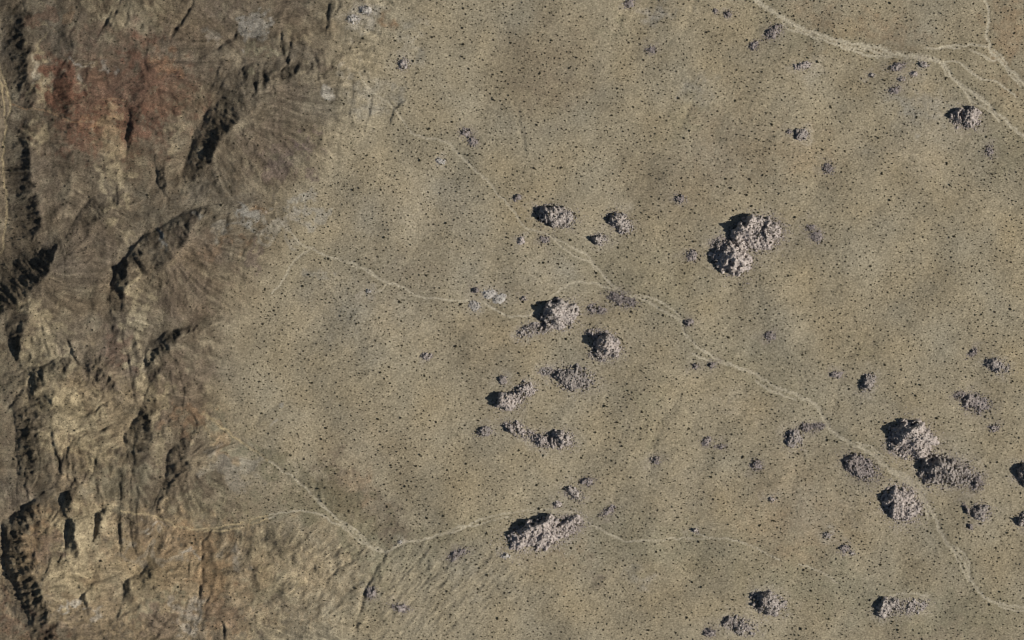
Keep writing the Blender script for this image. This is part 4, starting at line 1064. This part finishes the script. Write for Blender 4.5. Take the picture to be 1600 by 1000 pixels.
n_b = 0
for k, (nm, lab, lobes, tone) in enumerate(OUT):
    g = np.random.default_rng(4000 + k)
    L = np.array([l[:6] for l in lobes])
    u0, u1 = (L[:, 0] - L[:, 2:4].max(1)).min() - 6, (L[:, 0] + L[:, 2:4].max(1)).max() + 6
    v0, v1 = (L[:, 1] - L[:, 2:4].max(1)).min() - 6, (L[:, 1] + L[:, 2:4].max(1)).max() + 6
    cu, cv = L[0, 0], L[0, 1]
    zc = float(Zat(cu, cv))
    root = link(nm, None, loc=(cu - 800, 500 - cv, zc), label=lab, category="rock outcrop" if nm == "boulder_outcrop" else "rock slab")
    root.empty_display_size = 5
    hmax = L[:, 5].max()
    slab = nm == "pale_rock_slab"
    # bedrock core, broken in blocks
    stp = 1.0
    gu, gv = np.meshgrid(np.arange(u0, u1, stp), np.arange(v0, v1, stp))

    def surf(u, v):
        H = outcrop_height(lobes, u, v, k)
        b1, r1_ = cell_bumps(u, v, 5.2, 50 + k)
        b2, r2_ = cell_bumps(u + 3, v - 2, 2.6, 90 + k)
        b0, r0_ = cell_bumps(u - 5, v + 4, 12.5, 130 + k)
        amp = np.clip(hmax / 14, .35, 1.0) * np.clip((H + 2.0) / 5.0, 0, 1)
        rough = b0 * (.2 + 1.2 * r0_) + b1 * (.5 + 1.5 * r1_) + 1.2 * b2 * (.3 + 1.3 * r2_) - 2.0
        gaps = np.clip(hmax / 9, .3, 1) * sstep(min(6.5, .42 * hmax), .04 * hmax, H) * (3.4 * (r0_ < .3) + 2.6 * (r1_ < .34)) * (0 if slab else 1)
        return H - gaps + amp * rough * (.9 if slab else 1.0) - (0 if hmax > 5.5 or slab else .4)
    S = surf(gu, gv)
    keep = S > -1.6
    q = keep[:-1, :-1] & keep[1:, :-1] & keep[1:, 1:] & keep[:-1, 1:]
    ii = np.arange(gu.size).reshape(gu.shape)
    fq = np.stack([ii[1:, :-1], ii[1:, 1:], ii[:-1, 1:], ii[:-1, :-1]], -1)[q]
    if len(fq):
        used, inv = np.unique(fq, return_inverse=True)
        P = np.stack([gu - cu, cv - gv, Zat(gu, gv) + S - zc], -1).reshape(-1, 3)[used]
        me = mesh_np("bedrock", P, inv.reshape(-1, 4), ROCK[tone])
        link("bedrock", me, root)
    # single boulders and joined rubble
    area = float((L[:, 2] * L[:, 3]).sum() * math.pi)
    n_big = int(min(240, max(6, area / (15 if hmax > 9 else 12))))
    n_small = int(area / 2.8)
    if slab:
        n_big, n_small = 26, 60
    got = []
    tries = 0
    while len(got) < n_big and tries < n_big * 12:
        tries += 1
        l = lobes[g.integers(len(lobes))] if len(lobes) == 1 or g.random() < .5 else lobes[int(g.choice(len(lobes), p=(L[:, 2] * L[:, 3]) / (L[:, 2] * L[:, 3]).sum()))]
        a, rr = g.uniform(0, 2 * math.pi), math.sqrt(g.random()) * 1.08
        x, y = math.cos(a) * rr * l[2], math.sin(a) * rr * l[3]
        t = R(l[4])
        bu, bv = l[0] + x * math.cos(t) - y * math.sin(t), l[1] + x * math.sin(t) + y * math.cos(t)
        r = 1.05 + 1.1 * g.random() ** 2 + (1.6 if hmax > 7 and g.random() < .05 else 0) + (.9 * g.random() ** 3 if hmax > 9 else 0)
        if rr > .9:
            r *= .8
        if any((bu - e[0]) ** 2 + (bv - e[1]) ** 2 < (.75 * (r + e[2])) ** 2 for e in got):
            continue
        got.append((bu, bv, r))
    if got:
        G = np.array(got)
        sz = np.maximum(surf(G[:, 0], G[:, 1]), -.2) + Zat(G[:, 0], G[:, 1])
        for (bu, bv, r), z in zip(got, sz):
            o = link("boulder", BOULDER[g.integers(14)][tone], root, (bu - cu, cv - bv, z - zc + r * .18))
            o.rotation_euler = (g.normal(0, .25), g.normal(0, .25), g.uniform(0, 6.28))
            o.scale = (r, r * g.uniform(.85, 1.1), r * g.uniform(.85, 1.25))
            n_b += 1
    vs_, fs_, off = [], [], 0
    for _ in range(n_small):
        l = lobes[g.integers(len(lobes))]
        a, rr = g.uniform(0, 2 * math.pi), math.sqrt(g.random()) * 1.1 + .75 * g.random() ** 4
        x, y = math.cos(a) * rr * l[2], math.sin(a) * rr * l[3]
        t = R(l[4])
        bu, bv = l[0] + x * math.cos(t) - y * math.sin(t), l[1] + x * math.sin(t) + y * math.cos(t)
        r = .5 + .75 * g.random() ** 1.5
        fs_.append(F1 + off)
        c, s = math.cos(a * 3), math.sin(a * 3)
        p = PEB[g.integers(10)] * r * np.array([1, 1, g.uniform(.8, 1.3)])
        p = np.stack([p[:, 0] * c - p[:, 1] * s, p[:, 0] * s + p[:, 1] * c, p[:, 2]], -1)
        vs_.append((p, bu, bv, r))
        off += len(V1)
    if vs_:
        bu = np.array([e[1] for e in vs_])
        bv = np.array([e[2] for e in vs_])
        bz = np.maximum(surf(bu, bv), -.1) + Zat(bu, bv) - zc
        P = np.concatenate([e[0] + np.array([e[1] - cu, cv - e[2], z + e[3] * .15]) for e, z in zip(vs_, bz)])
        link("rubble", mesh_np("rubble", P, np.concatenate(fs_), ROCK[tone]), root, kind="stuff")

# ------------------------------------------------------------------ shrubs
def shrub_shape(seed, lobes, v, f):
    """A low rounded bush of ragged clumps, about one metre in radius."""
    g = np.random.default_rng(seed)
    P, Fc, off = [], [], 0
    for k in range(lobes):
        a = g.uniform(0, 6.28)
        d = 0 if k == 0 else g.uniform(.3, .72)
        r = g.uniform(.45, .62) if k else .7
        p = v * r * (1 + g.normal(0, .16, (len(v), 1))) * np.array([1, 1, .85])
        p = p + np.array([math.cos(a) * d, math.sin(a) * d, r * .55 + g.uniform(0, .2)])
        P.append(p)
        Fc.append(f + off)
        off += len(v)
    return np.concatenate(P), np.concatenate(Fc)


def stems_shape(seed):
    g = np.random.default_rng(seed)
    P, Fc = [], []
    for k in range(6):
        a = 6.28 * k / 6 + g.uniform(-.3, .3)
        tip = np.array([math.cos(a) * .75, math.sin(a) * .75, .75])
        o = len(P)
        w = .05
        P += [np.array([w, 0, -.2]), np.array([-w * .5, w * .87, -.2]), np.array([-w * .5, -w * .87, -.2]), tip]
        Fc += [[o, o + 1, o + 3], [o + 1, o + 2, o + 3], [o + 2, o, o + 3]]
    return np.array(P), np.array(Fc)


dens_n = spectral(Z.shape, 14, 120, .8, 61)
on_rock = np.zeros(Z.shape, bool)
for (nm, lb, lobes, tone) in OUT:
    for l in lobes:
        reach = max(l[2], l[3]) + 4
        i0, i1 = max(0, int((l[0] - reach + M) / STEP)), min(NU, int((l[0] + reach + M) / STEP) + 1)
        j0, j1 = max(0, int((l[1] - reach + M) / STEP)), min(NV, int((l[1] + reach + M) / STEP) + 1)
        sl = (slice(j0, j1), slice(i0, i1))
        on_rock[sl] |= lobe_t(l, U[sl], V[sl], 1.0) < .95
wash_near = np.clip(pblur((wash_id >= 0).astype(float), 4.5) * 3, 0, 1)
place_ok = ~on_rock & (wash_amt < .5)


def scatter(n, seed, w_hill, w_wash, gap):
    g = np.random.default_rng(seed)
    out_u, out_v, grid = [], [], {}
    dens = np.clip(.62 + .2 * dens_n, .15, 1.2) * (plain + hill * w_hill) * (1 + w_wash * wash_near)
    dens = dens / dens.max()
    while len(out_u) < n:
        uu = g.uniform(-8, 1608, n * 2)
        vv = g.uniform(-8, 1008, n * 2)
        i = ((uu + M) / STEP).astype(int)
        j = ((vv + M) / STEP).astype(int)
        m = (g.random(n * 2) < dens[j, i]) & place_ok[j, i]
        for a, b in zip(uu[m], vv[m]):
            if gap:
                key = (int(a / gap), int(b / gap))
                bad = False
                for da in (-1, 0, 1):
                    for db in (-1, 0, 1):
                        for (x, y) in grid.get((key[0] + da, key[1] + db), ()):
                            if (x - a) ** 2 + (y - b) ** 2 < gap * gap:
                                bad = True
                if bad:
                    continue
                grid.setdefault(key, []).append((a, b))
            out_u.append(a)
            out_v.append(b)
            if len(out_u) >= n:
                break
    return np.array(out_u), np.array(out_v)


MARKS = [(868, 338, "grey outcrop above the wash bend"), (968, 348, "outcrop with the diagonal cleft"), (1182, 366, "large two lobed mound"),
         (874, 493, "mound with the black wedge"), (949, 541, "pinkish mound with a hollow"), (896, 592, "wide heap of grey boulders"), (796, 625, "pale tilted outcrop"),
         (830, 680, "long low boulder ridge"), (845, 834, "biggest southern mound"), (1426, 687, "tall mound beside the wash"), (1468, 736, "broad two hollow mound"),
         (1409, 786, "ragged pinkish mound"), (1240, 684, "round boulder pile"), (1524, 630, "low speckled mound"), (1558, 571, "small dark topped outcrop"),
         (1356, 598, "narrow tilted outcrop"), (1506, 184, "twin peaked mound"), (1253, 211, "small round knob"), (1208, 50, "tilted purple grey outcrop"), (765, 459, "pale flat slabs"),
         (1202, 943, "rugged black centred mound"), (1386, 949, "outcrop fading into stones"), (630, 101, "dark boulders in the gully"), (730, 214, "stones at the wash head"),
         (571, 17, "pale outcrop at the top"), (667, 556, "lone pale outcrop midway"), (1110, 693, "low dark plain rocks"), (627, 949, "pale stones near the bottom"),
         (1062, 311, "rocks with a pale top"), (1017, 78, "half buried grey stones"), (1319, 857, "middle scattered rocks"), (345, 195, "big diagonal shaded hillside"),
         (490, 390, "fork of the tributary wash"), (400, 700, "pale channel below the hills"), (605, 861, "junction of the thin channels"), (1545, 72, "fork of the right wash")]
WAY = ["right", "upper right", "top", "upper left", "left", "lower left", "bottom", "lower right"]
NTH = ["first", "second", "third", "fourth", "fifth", "sixth", "seventh", "eighth", "ninth", "tenth"] + ["far"] * 40
shrub_mesh = []
for k in range(10):
    p, f = shrub_shape(1500 + k, 6, V1, F1)
    shrub_mesh.append((mesh_np("foliage", p, f, LEAF), mesh_np("stems", *stems_shape(1600 + k), WOOD)))
bu, bv = scatter(300, 71, .25, .6, 14)
bz = Zat(bu, bv)
g = np.random.default_rng(72)
MK = np.array([[x[0], x[1]] for x in MARKS])
cells = {}
for n, (a, b) in enumerate(zip(bu, bv)):
    d = np.hypot(MK[:, 0] - a, MK[:, 1] - b)
    w = int(d.argmin())
    way = int(round(math.degrees(math.atan2(MK[w, 1] - b, a - MK[w, 0])) / 45)) % 8
    cells.setdefault((w, way), []).append((d[w], n))
shrub_label = {}
for (w, way), lst in cells.items():
    for q, (_, n) in enumerate(sorted(lst)):
        shrub_label[n] = NTH[q] + " large shrub out from the " + MARKS[w][2] + " towards the " + WAY[way]
for n, (a, b, z) in enumerate(zip(bu, bv, bz)):
    k = g.integers(10)
    r = g.uniform(1.6, 2.05)
    o = link("desert_shrub", None, loc=(a - 800, 500 - b, z), label=shrub_label[n], category="shrub", group="large dark shrubs dotted over the desert")
    o.rotation_euler = (0, 0, g.uniform(0, 6.28))
    o.scale = (r, r * g.uniform(.8, 1.1), r * g.uniform(.9, 1.25))
    link("foliage", shrub_mesh[k][0], o)
    link("stems", shrub_mesh[k][1], o)


def brush(name, lab, n, seed, r0, r1, lobes, w_hill, w_wash, gap, mat, v, f, flat=1.0, at=None):
    uu, vv = at if at else scatter(n, seed, w_hill, w_wash, gap)
    n = len(uu)
    zz = Zat(uu, vv)
    if at:
        for k, o in enumerate(OUT):
            L = np.array([l[:6] for l in o[2]])
            c, r = L[:, :2].mean(0), L[:, 2:4].max() + np.ptp(L[:, :2], axis=0).max()
            m = np.hypot(uu - c[0], vv - c[1]) < r + 10
            if m.any():
                zz[m] = np.maximum(zz[m], Zat(uu[m], vv[m]) + outcrop_height(o[2], uu[m], vv[m], k))
    g = np.random.default_rng(seed + 1)
    kinds = [shrub_shape(seed * 7 + q, lobes, v, f) for q in range(8)]
    nv, nf = len(kinds[0][0]), len(kinds[0][1])
    which = g.integers(8, size=n)
    ang = g.uniform(0, 6.28, n)
    r = r0 + (r1 - r0) * g.random(n) ** 1.6
    allv = np.stack([x[0] for x in kinds])[which]                      # n, nv, 3
    c, s = np.cos(ang)[:, None], np.sin(ang)[:, None]
    st = g.uniform(.75, 1.3, (n, 1))
    x = (allv[..., 0] * c - allv[..., 1] * s) * r[:, None] * st + (uu - 800)[:, None]
    y = (allv[..., 0] * s + allv[..., 1] * c) * r[:, None] / st + (500 - vv)[:, None]
    z = allv[..., 2] * r[:, None] * flat + zz[:, None] - .05
    P = np.stack([x, y, z], -1).reshape(-1, 3)
    Fa = np.stack([x[1] for x in kinds])[which] + (np.arange(n) * nv)[:, None, None]
    return link(name, mesh_np(name, P, Fa.reshape(-1, 3), mat), kind="stuff", label=lab, category="brush")


brush("shrub_cover", "countless small dark shrubs scattered over the tan plain", 9800, 81, 1.05, 1.65, 2, .35, 1.4, 5.5, LEAF, V1, F1)
brush("small_brush", "fine dark brush scattered over plain and hills", 14000, 83, .68, 1.05, 1, .8, 1.6, 0, LEAF, V1, F1)
brush("dry_grass_tufts", "fine brown tufts covering the desert soil", 12000, 85, .6, 1.1, 1, 1.2, .3, 0, LEAF2, V1, F1, .6)
ru_, rv_ = [], []
g = np.random.default_rng(95)
for (nm, lb, lobes, tone) in OUT:
    for l in lobes:
        n = int(l[2] * l[3] * (.03 if nm == "pale_rock_slab" else .10)) + 1
        a, rr = g.uniform(0, 6.28, n), np.sqrt(g.random(n)) * 1.15
        t = R(l[4])
        x, y = np.cos(a) * rr * l[2], np.sin(a) * rr * l[3]
        ru_.append(l[0] + x * math.cos(t) - y * math.sin(t))
        rv_.append(l[1] + x * math.sin(t) + y * math.cos(t))
brush("crevice_brush", "dark bushes and crevice specks between the boulders of the outcrops", 0, 91, .8, 1.7, 2, 0, 0, 0, LEAF, V1, F1, at=(np.concatenate(ru_), np.concatenate(rv_)))  # bush clumps, also standing in for the dark of crevices in the rock
print("boulders", n_b, "objects", len(bpy.data.objects))
